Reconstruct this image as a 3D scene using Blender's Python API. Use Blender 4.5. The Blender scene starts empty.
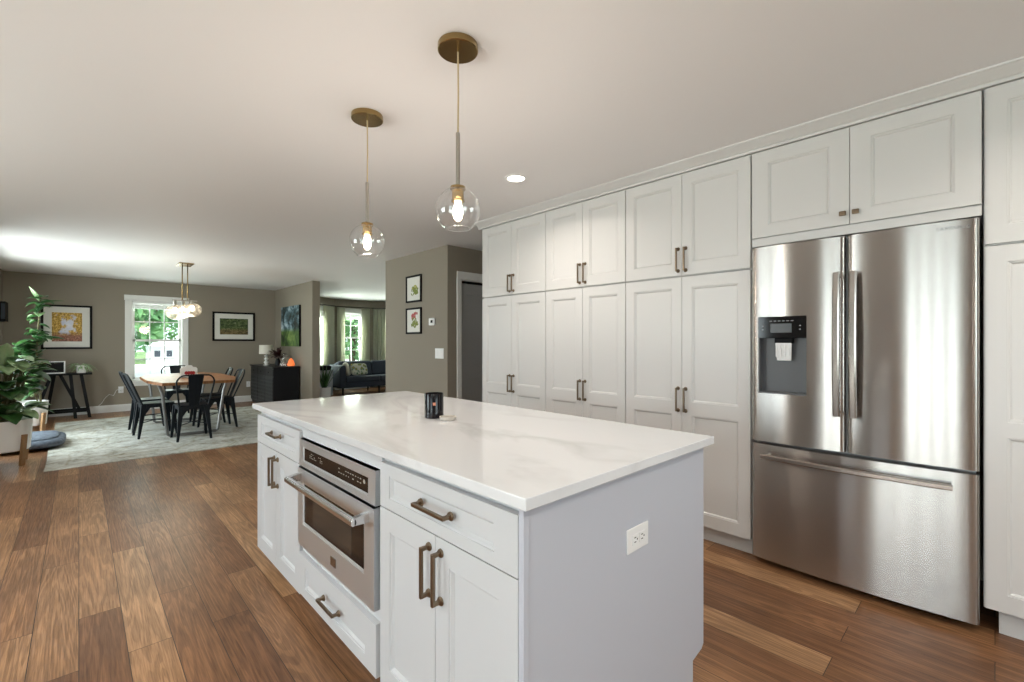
import bpy, math, random
from mathutils import Vector, Matrix
random.seed(7)
SC = bpy.context.scene
COL = SC.collection
PI = math.pi

# ------------------------------------------------------------------ camera
F_PX, YAW, CY, CAM_H = 457.4, 0.7582, 342.6, 1.27
cd = bpy.data.cameras.new('camera'); cam = bpy.data.objects.new('camera', cd); COL.objects.link(cam)
cd.sensor_fit = 'HORIZONTAL'; cd.sensor_width = 36.0; cd.lens = F_PX / 1024 * 36.0
cd.shift_y = (CY - 341) / 1024; cd.clip_start = 0.05; cd.clip_end = 300
cam.location = (0, 0, CAM_H); cam.rotation_euler = (PI / 2, 0, -YAW)
SC.camera = cam

# ------------------------------------------------------------------ view, world, daylight
SC.view_settings.view_transform = 'Standard'; SC.view_settings.look = 'None'
SC.view_settings.gamma = 1.0; SC.view_settings.use_curve_mapping = False
SC.view_settings.exposure = 0.53
W = bpy.data.worlds.new('sky'); SC.world = W; W.use_nodes = True
nt = W.node_tree; nt.nodes.clear()
wo = nt.nodes.new('ShaderNodeOutputWorld'); bg = nt.nodes.new('ShaderNodeBackground')
bg.inputs['Color'].default_value = (0.80, 0.90, 1.0, 1); bg.inputs['Strength'].default_value = 1.8
nt.links.new(bg.outputs[0], wo.inputs[0])

def sun(rot, energy, col=(1, .96, .9), angle=.02):
    l = bpy.data.lights.new('sun', 'SUN'); l.energy = energy; l.color = col; l.angle = angle
    o = bpy.data.objects.new('sun', l); COL.objects.link(o); o.rotation_euler = rot
sun((math.radians(38), 0, math.radians(-25)), 3.0, angle=.05)

def area(loc, rot, sx, sy, power, col, name='window_daylight'):
    l = bpy.data.lights.new(name, 'AREA'); l.shape = 'RECTANGLE'; l.size = sx; l.size_y = sy
    l.energy = power; l.color = col
    o = bpy.data.objects.new(name, l); COL.objects.link(o); o.location = loc; o.rotation_euler = rot
    return o
# daylight entering each window opening (lamp sits in the plane of the glass)
COOL = (.86, .93, 1.0)
area((-2.95, 0.05, 1.20), (0, -PI / 2, 0), 2.0, 1.8, 45, (.74, .87, 1))        # sliding door, kitchen left wall
area((-2.95, 3.60, 1.45), (0, -PI / 2, 0), 1.3, 1.9, 52, COOL)        # window, kitchen left wall
area((0.9, -2.75, 1.50), (PI / 2, 0, 0), 1.8, 1.2, 22, COOL)          # window behind the camera
area((-1.07, 8.3, 1.15), (0, -PI / 2, 0), 1.9, 2.0, 75, COOL)         # dining side door
area((1.105, 11.32, 1.29), (-PI / 2, 0, 0), .78, 1.45, 20, (.9, 1, .94))  # dining back window
area((5.45, 12.42, 1.45), (-PI / 2, 0, 0), .8, 1.3, 60, (.93, 1, .92))    # living room bay
for bx_, by_, ang in ((4.16, 11.86, .60), (6.62, 11.95, -.60)):
    area((bx_, by_, 1.40), (-PI / 2, 0, ang), .5, 1.3, 45, (.93, 1, .92))
# added upward lamps outside the openings, standing in for bounce to brighten the ceiling
area((-3.45, 0.05, .05), (0, math.radians(-140), 0), 1.0, 2.4, 130, (1, .95, .92), 'ceiling_fill')
area((-3.45, 3.60, .55), (0, math.radians(-140), 0), 1.0, 2.2, 140, (1, .95, .92), 'ceiling_fill')
area((-1.60, 8.3, .05), (0, math.radians(-140), 0), 1.0, 2.2, 62, (1, .97, .92), 'ceiling_fill')

# ------------------------------------------------------------------ materials
def mat(name, color=(.8, .8, .8), rough=.5, metal=0, spec=.5, **kw):
    m = bpy.data.materials.new(name); m.use_nodes = True
    b = m.node_tree.nodes['Principled BSDF']
    b.inputs['Base Color'].default_value = (*color, 1); b.inputs['Roughness'].default_value = rough
    b.inputs['Metallic'].default_value = metal; b.inputs['Specular IOR Level'].default_value = spec
    for k, v in kw.items(): b.inputs[k.replace('_', ' ')].default_value = v
    return m
def N(m, t, **kw):
    n = m.node_tree.nodes.new(t)
    for k, v in kw.items():
        if k.startswith('i_'): n.inputs[k[2:].replace('_', ' ')].default_value = v
        else: setattr(n, k, v)
    return n
def Lk(m, a, b): m.node_tree.links.new(a, b)
def bsdf(m): return m.node_tree.nodes['Principled BSDF']
def ramp(m, fac, stops, interp='LINEAR'):
    r = N(m, 'ShaderNodeValToRGB'); r.color_ramp.interpolation = interp
    el = r.color_ramp.elements
    while len(el) < len(stops): el.new(.5)
    for e, (p, c) in zip(el, stops): e.position = p; e.color = (*c, 1) if len(c) == 3 else c
    Lk(m, fac, r.inputs[0]); return r.outputs[0]
def coords(m, scale=(1, 1, 1), rot=(0, 0, 0), kind='Object', loc=(0, 0, 0)):
    tc = N(m, 'ShaderNodeTexCoord'); mp = N(m, 'ShaderNodeMapping')
    mp.inputs['Scale'].default_value = scale; mp.inputs['Rotation'].default_value = rot; mp.inputs['Location'].default_value = loc
    Lk(m, tc.outputs[kind], mp.inputs[0]); return mp.outputs[0]
def noise(m, vec, scale=5, detail=4, rough=.5, dist=0):
    n = N(m, 'ShaderNodeTexNoise'); n.inputs['Scale'].default_value = scale; n.inputs['Detail'].default_value = detail
    n.inputs['Roughness'].default_value = rough; n.inputs['Distortion'].default_value = dist
    Lk(m, vec, n.inputs['Vector']); return n.outputs[0]
def mix(m, fac, a, b, mode='MIX'):
    x = N(m, 'ShaderNodeMix', data_type='RGBA', blend_type=mode)
    for s, v in ((x.inputs[0], fac), (x.inputs[6], a), (x.inputs[7], b)):
        if hasattr(v, 'links') or hasattr(v, 'is_linked'): Lk(m, v, s)
        elif isinstance(v, tuple): s.default_value = (*v, 1)
        else: s.default_value = v
    return x.outputs[2]
def bump(m, h, strength=.2, dist=.01):
    b = N(m, 'ShaderNodeBump'); b.inputs['Strength'].default_value = strength; b.inputs['Distance'].default_value = dist
    Lk(m, h, b.inputs['Height']); Lk(m, b.outputs[0], bsdf(m).inputs['Normal'])

M = {}
M['cab'] = mat('white_cabinet_paint', (.615, .60, .588), .38)
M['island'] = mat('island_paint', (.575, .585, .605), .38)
M['panel'] = mat('end_panel_shade_tint', (.50, .52, .585), .42)  # island white made darker and bluer, cool shade of the end put into colour
M['trimw'] = mat('white_trim_paint', (.78, .78, .76), .4)
M['plastic'] = mat('white_plastic', (.80, .80, .80), .35)
M['black'] = mat('black_paint', (.005, .005, .006), .6, 0, .15)
M['blackgloss'] = mat('black_gloss', (.006, .006, .007), .08, 0, .3)
M['blackmetal'] = mat('black_powder_coat', (.006, .009, .013), .5, 0, .2)
M['bronze'] = mat('aged_brass_pull', (.215, .16, .11), .32, 1)
M['brass'] = mat('antique_brass', (.36, .25, .11), .24, 1)
M['cord'] = mat('gold_cord', (.55, .42, .25), .6)
M['nickel'] = mat('brushed_nickel', (.42, .39, .34), .3, 1)
M['steeldark'] = mat('dark_gap', (.01, .01, .01), .7)
M['greymetal'] = mat('grey_metal', (.25, .25, .25), .4, .8)
M['white_ceramic'] = mat('white_ceramic', (.82, .81, .78), .3)
M['navy'] = mat('navy_upholstery', (.030, .040, .058), .85)
M['legwood'] = mat('oiled_oak_leg', (.30, .17, .075), .5)
M['stem'] = mat('stem_brown', (.11, .10, .04), .7)
M['soil'] = mat('soil', (.03, .02, .015), .95)
M['doorgrey'] = mat('grey_door_paint', (.42, .42, .42), .45)
M['beige'] = mat('beige_fabric', (.42, .40, .34), .9)
M['shade'] = mat('lamp_shade_linen', (.72, .68, .60), .9)
M['red'] = mat('red_card', (.35, .015, .02), .6)
M['greytable'] = mat('pale_grey_paint', (.36, .39, .40), .5)
M['mat_board'] = mat('mat_board', (.74, .73, .68), .8)

def wallmat(name, c):
    m = mat(name, c, .7, spec=.3); v = coords(m, kind='Object')
    bump(m, noise(m, v, 90, 3), .04, .004); return m
M['wall'] = wallmat('taupe_wall_paint', (.28, .245, .197))
M['ceil'] = wallmat('ceiling_paint', (.80, .785, .785))

# floor: vinyl oak planks running along Y
m = mat('oak_planks', rough=.34, spec=.4); M['floor'] = m
v = coords(m, (1, 1, 1), (0, 0, PI / 2))
br = N(m, 'ShaderNodeTexBrick', offset=.37, offset_frequency=2)
br.inputs['Scale'].default_value = 1.0; br.inputs['Brick Width'].default_value = 1.22; br.inputs['Row Height'].default_value = .147
br.inputs['Mortar Size'].default_value = .0016; br.inputs['Mortar Smooth'].default_value = .3; br.inputs['Bias'].default_value = 0
br.inputs['Color1'].default_value = (0, 0, 0, 1); br.inputs['Color2'].default_value = (1, 1, 1, 1); br.inputs['Mortar'].default_value = (.5, .5, .5, 1)
Lk(m, v, br.inputs['Vector'])
base = ramp(m, br.outputs['Color'], [(0, (.225, .103, .046)), (.3, (.275, .130, .059)), (.6, (.325, .162, .076)), (.85, (.41, .222, .108)), (1, (.50, .29, .15))])
# grain: stretched noise with per-plank offset
sep = N(m, 'ShaderNodeSeparateColor'); Lk(m, br.outputs['Color'], sep.inputs[0])
mul = N(m, 'ShaderNodeMath', operation='MULTIPLY'); mul.inputs[1].default_value = 37.0; Lk(m, sep.outputs[0], mul.inputs[0])
cmb = N(m, 'ShaderNodeCombineXYZ'); Lk(m, mul.outputs[0], cmb.inputs[0]); Lk(m, mul.outputs[0], cmb.inputs[2])
add = N(m, 'ShaderNodeVectorMath', operation='ADD'); Lk(m, v, add.inputs[0]); Lk(m, cmb.outputs[0], add.inputs[1])
mp = N(m, 'ShaderNodeMapping'); mp.inputs['Scale'].default_value = (.38, 6, 1); Lk(m, add.outputs[0], mp.inputs[0])
wv = N(m, 'ShaderNodeTexNoise'); wv.inputs['Scale'].default_value = 1.6; wv.inputs['Detail'].default_value = 2; wv.inputs['Distortion'].default_value = .6
Lk(m, mp.outputs[0], wv.inputs['Vector'])
ring = N(m, 'ShaderNodeMath', operation='MULTIPLY'); ring.inputs[1].default_value = 75.0; Lk(m, wv.outputs[0], ring.inputs[0])
sn = N(m, 'ShaderNodeMath', operation='SINE'); Lk(m, ring.outputs[0], sn.inputs[0])
mp2 = N(m, 'ShaderNodeMapping'); mp2.inputs['Scale'].default_value = (3, 90, 1); Lk(m, add.outputs[0], mp2.inputs[0])
fine = noise(m, mp2.outputs[0], 2.0, 5, .65)
g1 = ramp(m, sn.outputs[0], [(0, (.42, .38, .34)), (.5, (.95, .95, .95)), (1, (1.0, 1.0, 1.0))])
g2 = ramp(m, fine, [(.32, (.45, .42, .40)), (.62, (1.12, 1.12, 1.12))])
c = mix(m, .45, base, g1, 'MULTIPLY'); c = mix(m, .75, c, g2, 'MULTIPLY')
blot = ramp(m, noise(m, v, 2.2, 3), [(.35, (.66, .63, .60)), (.65, (1.12, 1.12, 1.12))])
c = mix(m, .7, c, blot, 'MULTIPLY')
c = mix(m, br.outputs['Fac'], c, (.03, .016, .01))
Lk(m, c, bsdf(m).inputs['Base Color'])
rr = ramp(m, fine, [(.3, (.42,) * 3), (.7, (.30,) * 3)]); Lk(m, rr, bsdf(m).inputs['Roughness'])
bump(m, fine, .08, .002)

# quartz worktop
m = mat('veined_quartz', (.80, .79, .77), .09); M['quartz'] = m
v = coords(m, (1, .55, 1), (0, 0, .5))
n1 = noise(m, v, 1.25, 5, .55, 1.1)
vein = ramp(m, n1, [(.44, (0, 0, 0)), (.5, (1, 1, 1)), (.55, (0, 0, 0))])
n2 = ramp(m, noise(m, v, 1.1, 2), [(.38, (0, 0, 0)), (.62, (1, 1, 1))])
f = mix(m, 1.0, vein, n2, 'MULTIPLY')
c = mix(m, f, (.71, .72, .74), (.59, .595, .61))
Lk(m, c, bsdf(m).inputs['Base Color'])

def steel(name, base, rough, aniso_rot):
    m = mat(name, base, rough, 1); v = coords(m, (1, 1, 260))
    n = noise(m, v, 3, 4, .6)
    r = ramp(m, n, [(.3, (rough * .94,) * 3), (.7, (rough * 1.06,) * 3)]); Lk(m, r, bsdf(m).inputs['Roughness'])
    bsdf(m).inputs['Anisotropic'].default_value = 1.0
    # brushed along y: highlights spread along z
    t = N(m, 'ShaderNodeCombineXYZ'); t.inputs[2].default_value = 1; Lk(m, t.outputs[0], bsdf(m).inputs['Tangent'])
    return m
M['steel'] = steel('brushed_stainless', (.43, .405, .385), .25, 0.25)
M['steel2'] = steel('oven_stainless', (.70, .72, .74), .44, 0.25)
bsdf(M['steel2']).inputs['Anisotropic'].default_value = .3
M['steelbar'] = mat('polished_steel_bar', (.40, .36, .33), .22, 1)

def thinglass(name, rough=.0, tint=(1, 1, 1), bumpy=0, base=.04, edge=.9):
    m = bpy.data.materials.new(name); m.use_nodes = True; t = m.node_tree; t.nodes.clear()
    o = t.nodes.new('ShaderNodeOutputMaterial'); mx = t.nodes.new('ShaderNodeMixShader')
    tr = t.nodes.new('ShaderNodeBsdfTransparent'); gl = t.nodes.new('ShaderNodeBsdfGlossy')
    lw = t.nodes.new('ShaderNodeLayerWeight'); lw.inputs[0].default_value = .35
    mr = t.nodes.new('ShaderNodeMapRange'); mr.inputs[3].default_value = base; mr.inputs[4].default_value = edge
    tr.inputs[0].default_value = (*tint, 1); gl.inputs['Roughness'].default_value = rough
    pw = t.nodes.new('ShaderNodeMath'); pw.operation = 'POWER'; pw.inputs[1].default_value = 2.5
    t.links.new(lw.outputs['Facing'], pw.inputs[0]); t.links.new(pw.outputs[0], mr.inputs[0])
    t.links.new(mr.outputs[0], mx.inputs[0]); t.links.new(tr.outputs[0], mx.inputs[1]); t.links.new(gl.outputs[0], mx.inputs[2])
    t.links.new(mx.outputs[0], o.inputs[0])
    if bumpy:
        tc = t.nodes.new('ShaderNodeTexCoord'); vo = t.nodes.new('ShaderNodeTexVoronoi'); vo.inputs['Scale'].default_value = 38
        b = t.nodes.new('ShaderNodeBump'); b.inputs['Strength'].default_value = bumpy; b.inputs['Distance'].default_value = .02
        t.links.new(tc.outputs['Object'], vo.inputs['Vector']); t.links.new(vo.outputs[0], b.inputs['Height'])
        t.links.new(b.outputs[0], gl.inputs['Normal']); t.links.new(b.outputs[0], lw.inputs['Normal'])
    return m
M['glass'] = thinglass('window_glass', tint=(.97, 1, .98), base=.03, edge=.5)
M['globe'] = thinglass('clear_globe_glass', rough=.05, base=.12, edge=1.0)
M['hammered'] = thinglass('hammered_glass', rough=.3, bumpy=.9, base=.34, edge=.85, tint=(.98, .95, .90))
M['decanter'] = thinglass('decanter_glass', rough=.05, base=.25, edge=.9, bumpy=.5)

def emit(name, col, s):
    m = bpy.data.materials.new(name); m.use_nodes = True; t = m.node_tree; t.nodes.clear()
    o = t.nodes.new('ShaderNodeOutputMaterial'); e = t.nodes.new('ShaderNodeEmission')
    e.inputs[0].default_value = (*col, 1); e.inputs[1].default_value = s; t.links.new(e.outputs[0], o.inputs[0]); return m
M['bulb'] = emit('warm_bulb', (1, .86, .62), 12)
M['lens'] = emit('downlight_lens', (1, .93, .82), 7)
M['salt'] = mat('salt_crystal', (.62, .17, .05), .6); bsdf(M['salt']).inputs['Emission Color'].default_value = (1, .20, .05, 1); bsdf(M['salt']).inputs['Emission Strength'].default_value = .55

# table wood
m = mat('table_wood', rough=.45, spec=.3); M['tablewood'] = m
v = coords(m, (1, 1, 1)); n = noise(m, coords(m, (14, 1.2, 8)), 2.5, 5, .6, .4)
c = ramp(m, n, [(.3, (.15, .055, .018)), (.55, (.27, .115, .04)), (.75, (.36, .17, .065))]); Lk(m, c, bsdf(m).inputs['Base Color'])
# rug
m = mat('distressed_rug', rough=.95, spec=.1); M['rug'] = m
v = coords(m); n1 = noise(m, v, 4.5, 8, .78, .2); n2 = noise(m, v, 30, 3)
vo = N(m, 'ShaderNodeTexVoronoi', feature='DISTANCE_TO_EDGE'); vo.inputs['Scale'].default_value = 2.6; Lk(m, v, vo.inputs['Vector'])
c = ramp(m, n1, [(.36, (.27, .25, .20)), (.48, (.50, .50, .46)), (.62, (.66, .67, .64))])
c2 = ramp(m, vo.outputs[0], [(.0, (.75, .70, .60)), (.06, (1, 1, 1)), (.12, (.9, .9, .88)), (.16, (1, 1, 1))])
c = mix(m, .8, c, c2, 'MULTIPLY'); c = mix(m, .35, c, ramp(m, n2, [(.3, (.6,) * 3), (.7, (1.1,) * 3)]), 'MULTIPLY')
Lk(m, c, bsdf(m).inputs['Base Color']); bump(m, n2, .3, .004)
# foliage
def leafmat(name, a, b_, rough=.35, sc=6):
    m = mat(name, a, rough); n = noise(m, coords(m), sc, 3)
    Lk(m, ramp(m, n, [(.35, a), (.65, b_)]), bsdf(m).inputs['Base Color'])
    bsdf(m).inputs['Subsurface Weight'].default_value = 0
    return m
M['leaf'] = leafmat('dark_green_leaf', (.012, .05, .012), (.05, .14, .035), .28)
M['leafpale'] = leafmat('pale_green_leaf', (.20, .34, .14), (.36, .48, .27), .35)
M['treeleaf'] = leafmat('tree_leaf', (.07, .24, .08), (.30, .52, .22), .6, .9)
M['redleaf'] = leafmat('burgundy_leaf', (.018, .004, .004), (.05, .012, .01), .5, 30)
# dog bed
m = mat('slate_blue_cushion', (.10, .12, .155), .9, spec=.2); M['bed'] = m
n = noise(m, coords(m), 25, 4); Lk(m, ramp(m, n, [(.3, (.075, .09, .12)), (.7, (.15, .175, .215))]), bsdf(m).inputs['Base Color']); bump(m, n, .5, .01)
# sheer curtains
m = mat('sage_curtain', (.62, .63, .54), .9, spec=.1); M['curtain'] = m
tnode = N(m, 'ShaderNodeBsdfTranslucent'); tnode.inputs[0].default_value = (.80, .80, .70, 1)
mx = N(m, 'ShaderNodeMixShader'); mx.inputs[0].default_value = .5
out = [n_ for n_ in m.node_tree.nodes if n_.type == 'OUTPUT_MATERIAL'][0]
Lk(m, bsdf(m).outputs[0], mx.inputs[1]); Lk(m, tnode.outputs[0], mx.inputs[2]); Lk(m, mx.outputs[0], out.inputs[0])
# floral pillow
m = mat('floral_pillow', (.5, .5, .4), .9, spec=.1); M['floral'] = m
vo = N(m, 'ShaderNodeTexVoronoi'); vo.inputs['Scale'].default_value = 13; Lk(m, coords(m), vo.inputs['Vector'])
Lk(m, ramp(m, vo.outputs['Distance'], [(.12, (.55, .33, .05)), (.3, (.12, .19, .07)), (.42, (.20, .28, .22)), (.55, (.55, .54, .44))]), bsdf(m).inputs['Base Color'])
# exterior
m = mat('lawn_grass', (.12, .22, .06), .9); M['lawn'] = m
Lk(m, ramp(m, noise(m, coords(m), .4, 5), [(.35, (.10, .20, .05)), (.65, (.22, .32, .12))]), bsdf(m).inputs['Base Color'])
M['concrete'] = mat('pale_driveway', (.80, .80, .78), .9)
M['siding'] = mat('white_siding', (.72, .73, .74), .7)
M['roof'] = mat('grey_shingle', (.16, .16, .17), .9)
M['bark'] = mat('bark', (.10, .075, .05), .9)
M['darkpane'] = mat('dark_pane', (.05, .06, .08), .1)
# credenza carved lacquer
M['lacquer'] = mat('black_lacquer', (.008, .009, .012), .35, 0, .3)
M['lacquer_pattern'] = mat('grey_black_relief', (.03, .034, .038), .4)  # slightly greyer than the lacquer, for relief and knobs

# ------------------------------------------------------------------ helpers
OFF = {}
class MB:
    def __init__(s): s.v = []; s.f = []; s.sm = []
    def add(s, vs, fs, smooth=False):
        k = len(s.v); s.v += [tuple(p) for p in vs]; s.f += [tuple(i + k for i in f) for f in fs]; s.sm += [smooth] * len(fs)
        return s
    def box(s, x0, x1, y0, y1, z0, z1):
        x0, x1 = min(x0, x1), max(x0, x1); y0, y1 = min(y0, y1), max(y0, y1); z0, z1 = min(z0, z1), max(z0, z1)
        vs = [(x, y, z) for x in (x0, x1) for y in (y0, y1) for z in (z0, z1)]
        return s.add(vs, [(0, 1, 3, 2), (4, 6, 7, 5), (0, 4, 5, 1), (2, 3, 7, 6), (0, 2, 6, 4), (1, 5, 7, 3)])
    def frustum(s, a, b):        # two quads (lists of 4 points each), joined
        return s.add(list(a) + list(b), [(3, 2, 1, 0), (4, 5, 6, 7)] + [(i, (i + 1) % 4, 4 + (i + 1) % 4, 4 + i) for i in range(4)])
    def prism(s, poly, axis, a, b):   # poly 2-D, extruded along axis from a to b
        def P(p, t):
            return {'x': (t, p[0], p[1]), 'y': (p[0], t, p[1]), 'z': (p[0], p[1], t)}[axis]
        n = len(poly)
        return s.add([P(p, a) for p in poly] + [P(p, b) for p in poly],
                     [tuple(range(n))[::-1], tuple(range(n, 2 * n))] + [(i, (i + 1) % n, n + (i + 1) % n, n + i) for i in range(n)])
    def tube(s, pts, r, n=8, closed=False, cap=True):
        pts = [Vector(p) for p in pts]; rs = r if isinstance(r, (list, tuple)) else [r] * len(pts)
        k0 = len(pts); vs = []; up = None
        for i, p in enumerate(pts):
            if closed: d = pts[(i + 1) % k0] - pts[i - 1]
            else: d = pts[min(i + 1, k0 - 1)] - pts[max(i - 1, 0)]
            d.normalize()
            if up is None: up = Vector((0, 0, 1)) if abs(d.z) < .9 else Vector((1, 0, 0))
            a = (up - d * up.dot(d)).normalized(); b = d.cross(a); up = a
            for j in range(n):
                t = 2 * PI * j / n; vs.append(p + (a * math.cos(t) + b * math.sin(t)) * rs[i])
        fs = []
        for i in range(k0 if closed else k0 - 1):
            for j in range(n):
                i2 = (i + 1) % k0; fs.append((i * n + j, i * n + (j + 1) % n, i2 * n + (j + 1) % n, i2 * n + j))
        s.add(vs, fs, True)
        if not closed and cap:
            s.add(vs[:n], [tuple(range(n))[::-1]]); s.add(vs[-n:], [tuple(range(n))])
        return s
    def lathe(s, prof, c, n=24, smooth=True, axis='z'):
        vs = []
        for (r, z) in prof:
            for j in range(n):
                t = 2 * PI * j / n; q = (r * math.cos(t), r * math.sin(t), z)
                if axis == 'x': q = (q[2], q[0], q[1])
                if axis == 'y': q = (q[0], q[2], q[1])
                vs.append((c[0] + q[0], c[1] + q[1], c[2] + q[2]))
        fs = [(i * n + j, i * n + (j + 1) % n, (i + 1) * n + (j + 1) % n, (i + 1) * n + j) for i in range(len(prof) - 1) for j in range(n)]
        return s.add(vs, fs, smooth)
    def cyl(s, c, r, z0, z1, n=20, axis='z'):
        return s.lathe([(0.0001, z0), (r, z0), (r, z1), (0.0001, z1)], c, n, True, axis)
    def ball(s, c, r, nu=16, nv=10, sc=(1, 1, 1)):
        vs = []; 
        for i in range(nv + 1):
            th = PI * i / nv
            for j in range(nu):
                ph = 2 * PI * j / nu
                vs.append((c[0] + r * sc[0] * math.sin(th) * math.cos(ph), c[1] + r * sc[1] * math.sin(th) * math.sin(ph), c[2] + r * sc[2] * math.cos(th)))
        fs = [(i * nu + j, (i + 1) * nu + j, (i + 1) * nu + (j + 1) % nu, i * nu + (j + 1) % nu) for i in range(nv) for j in range(nu)]
        return s.add(vs, fs, True)
    def build(s, name, material, parent=None, bevel=0, local=False, seg=2, solid=0, sub=0):
        me = bpy.data.meshes.new(name); off = OFF.get(parent, Vector((0, 0, 0))) if parent else Vector((0, 0, 0))
        if local: off = Vector((0, 0, 0))
        me.from_pydata([tuple(Vector(p) - off) for p in s.v], [], s.f); me.update()
        import bmesh
        bm = bmesh.new(); bm.from_mesh(me)
        for fc, sm in zip(bm.faces, s.sm): fc.smooth = sm
        bmesh.ops.remove_doubles(bm, verts=bm.verts, dist=1e-5)
        bmesh.ops.recalc_face_normals(bm, faces=bm.faces)
        for e in bm.edges:
            if len(e.link_faces) == 2 and e.calc_face_angle(0) > .62: e.smooth = False
        bm.to_mesh(me); bm.free()
        me.materials.append(M[material] if isinstance(material, str) else material)
        o = bpy.data.objects.new(name, me); COL.objects.link(o)
        if parent: o.parent = parent; OFF[o] = off
        if solid:
            md = o.modifiers.new('solid', 'SOLIDIFY'); md.thickness = solid; md.offset = 0
        if sub:
            md = o.modifiers.new('sub', 'SUBSURF'); md.levels = sub; md.render_levels = sub
        if bevel:
            md = o.modifiers.new('bevel', 'BEVEL'); md.width = bevel; md.segments = seg; md.limit_method = 'ANGLE'; md.angle_limit = .6
        return o
def tag(o, label, cat, group=None, kind=None):
    o['label'] = label
    if cat: o['category'] = cat
    if group: o['group'] = group
    if kind: o['kind'] = kind
    return o
def thing(name, label, cat, loc=(0, 0, 0), group=None, local=False):
    o = bpy.data.objects.new(name, None); COL.objects.link(o); o.location = loc; o.empty_display_size = .1
    OFF[o] = Vector((0, 0, 0)) if local else Vector(loc)
    return tag(o, label, cat, group)
def struct(o): o['kind'] = 'structure'; return o
def copy_thing(root, loc, rz=0, label=None, group=None):
    r = root.copy(); COL.objects.link(r); r.location = loc; r.rotation_euler = (0, 0, rz)
    if label: r['label'] = label
    if group: r['group'] = group
    for ch in list(root.children):
        c_ = ch.copy(); COL.objects.link(c_); c_.parent = r
        for g in list(ch.children):
            d = g.copy(); COL.objects.link(d); d.parent = c_
    return r
def arc(c, r, a0, a1, n): return [(c[0] + r * math.cos(a0 + (a1 - a0) * i / n), c[1] + r * math.sin(a0 + (a1 - a0) * i / n)) for i in range(n + 1)]

# ------------------------------------------------------------------ room shell
CE = 2.44
def wall_with_holes_x(name, x0, x1, y0, y1, holes, z1=CE, material='wall'):
    """wall with its faces at x0/x1; holes = (ya, yb, za, zb)"""
    mb = MB(); y = y0
    for ya, yb, za, zb in sorted(holes):
        if ya > y: mb.box(x0, x1, y, ya, 0, z1)
        if za > 0: mb.box(x0, x1, ya, yb, 0, za)
        if zb < z1: mb.box(x0, x1, ya, yb, zb, z1)
        y = yb
    if y < y1: mb.box(x0, x1, y, y1, 0, z1)
    return struct(mb.build(name, material))
def wall_with_holes_y(name, y0, y1, x0, x1, holes, z1=CE, material='wall'):
    mb = MB(); x = x0
    for xa, xb, za, zb in sorted(holes):
        if xa > x: mb.box(x, xa, y0, y1, 0, z1)
        if za > 0: mb.box(xa, xb, y0, y1, 0, za)
        if zb < z1: mb.box(xa, xb, y0, y1, zb, z1)
        x = xb
    if x < x1: mb.box(x, x1, y0, y1, 0, z1)
    return struct(mb.build(name, material))

struct(MB().box(-2.95, 8.2, -2.75, 12.6, -.12, 0).build('floor', 'floor'))
struct(MB().box(-2.95, 8.2, -2.75, 12.6, CE, CE + .12).build('ceiling', 'ceil'))
wall_with_holes_y('wall_back', 11.1, 11.25, -1.05, 3.34, [(.71, 1.50, .56, 2.06)])
wall_with_holes_x('wall_dining_right', 3.2, 3.34, 8.86, 11.1, [])
wall_with_holes_x('wall_hall', 3.2, 3.34, 4.50, 6.02, [])
wall_with_holes_y('wall_hall_front', 4.50, 4.62, 3.34, 5.2, [(3.39, 4.18, 0, 2.05)])
wall_with_holes_x('wall_hall_end', 5.2, 5.32, 3.4, 4.62, [])
wall_with_holes_x('wall_cabinet', 3.50, 3.62, -2.6, 3.44, [])
wall_with_holes_y('wall_hall_near', 3.44, 3.52, 3.50, 5.2, [])
wall_with_holes_x('wall_dining_left', -1.05, -.90, 6.0, 11.1, [(7.35, 9.25, 0, 2.08)])
wall_with_holes_y('wall_kitchen_return', 6.0, 6.15, -2.80, -1.05, [])
wall_with_holes_x('wall_left', -2.95, -2.80, -2.6, 6.15, [(-.85, .95, 0, 2.1), (2.65, 4.55, .8, 2.1)])
wall_with_holes_y('wall_front', -2.75, -2.6, -2.80, 3.62, [(0, 1.8, .9, 2.1)])
wall_with_holes_x('wall_living_right', 8.0, 8.15, 4.56, 12.0, [])
# bay: three flat facets
def facet(name, p, q, hole, thick=.15):
    p = Vector(p); q = Vector(q); d = (q - p); L = d.length; d.normalize(); nrm = Vector((-d.y, d.x))
    mb = MB()
    def seg(a, b, z0, z1):
        P = [p + d * a, p + d * b, p + d * b + nrm * thick, p + d * a + nrm * thick]
        mb.frustum([(v.x, v.y, z0) for v in P], [(v.x, v.y, z1) for v in P])
    if hole:
        a, b, z0, z1 = hole
        seg(0, a, 0, CE); seg(a, b, 0, z0); seg(a, b, z1, CE); seg(b, L, 0, CE)
    else: seg(0, L, 0, CE)
    return struct(mb.build(name, 'wall')), p, d, nrm
BAY = [((4.05, 11.52), (4.95, 12.14), (.10, .60, .68, 2.12)), ((4.95, 12.14), (5.98, 12.14), (.22, .80, .68, 2.12)), ((5.98, 12.14), (6.88, 11.52), (.47, .97, .68, 2.12))]
bays = [facet(n_, p_, q_, h_) for n_, (p_, q_, h_) in zip(('wall_bay_left', 'wall_bay_centre', 'wall_bay_right'), BAY)]
wall_with_holes_y('wall_living_back', 11.52, 11.67, 3.34, 4.05, [])
wall_with_holes_y('wall_living_back_right', 11.52, 11.67, 6.88, 8.0, [])
wall_with_holes_x('wall_living_left', 3.34, 3.40, 11.1, 11.52, [])

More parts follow.
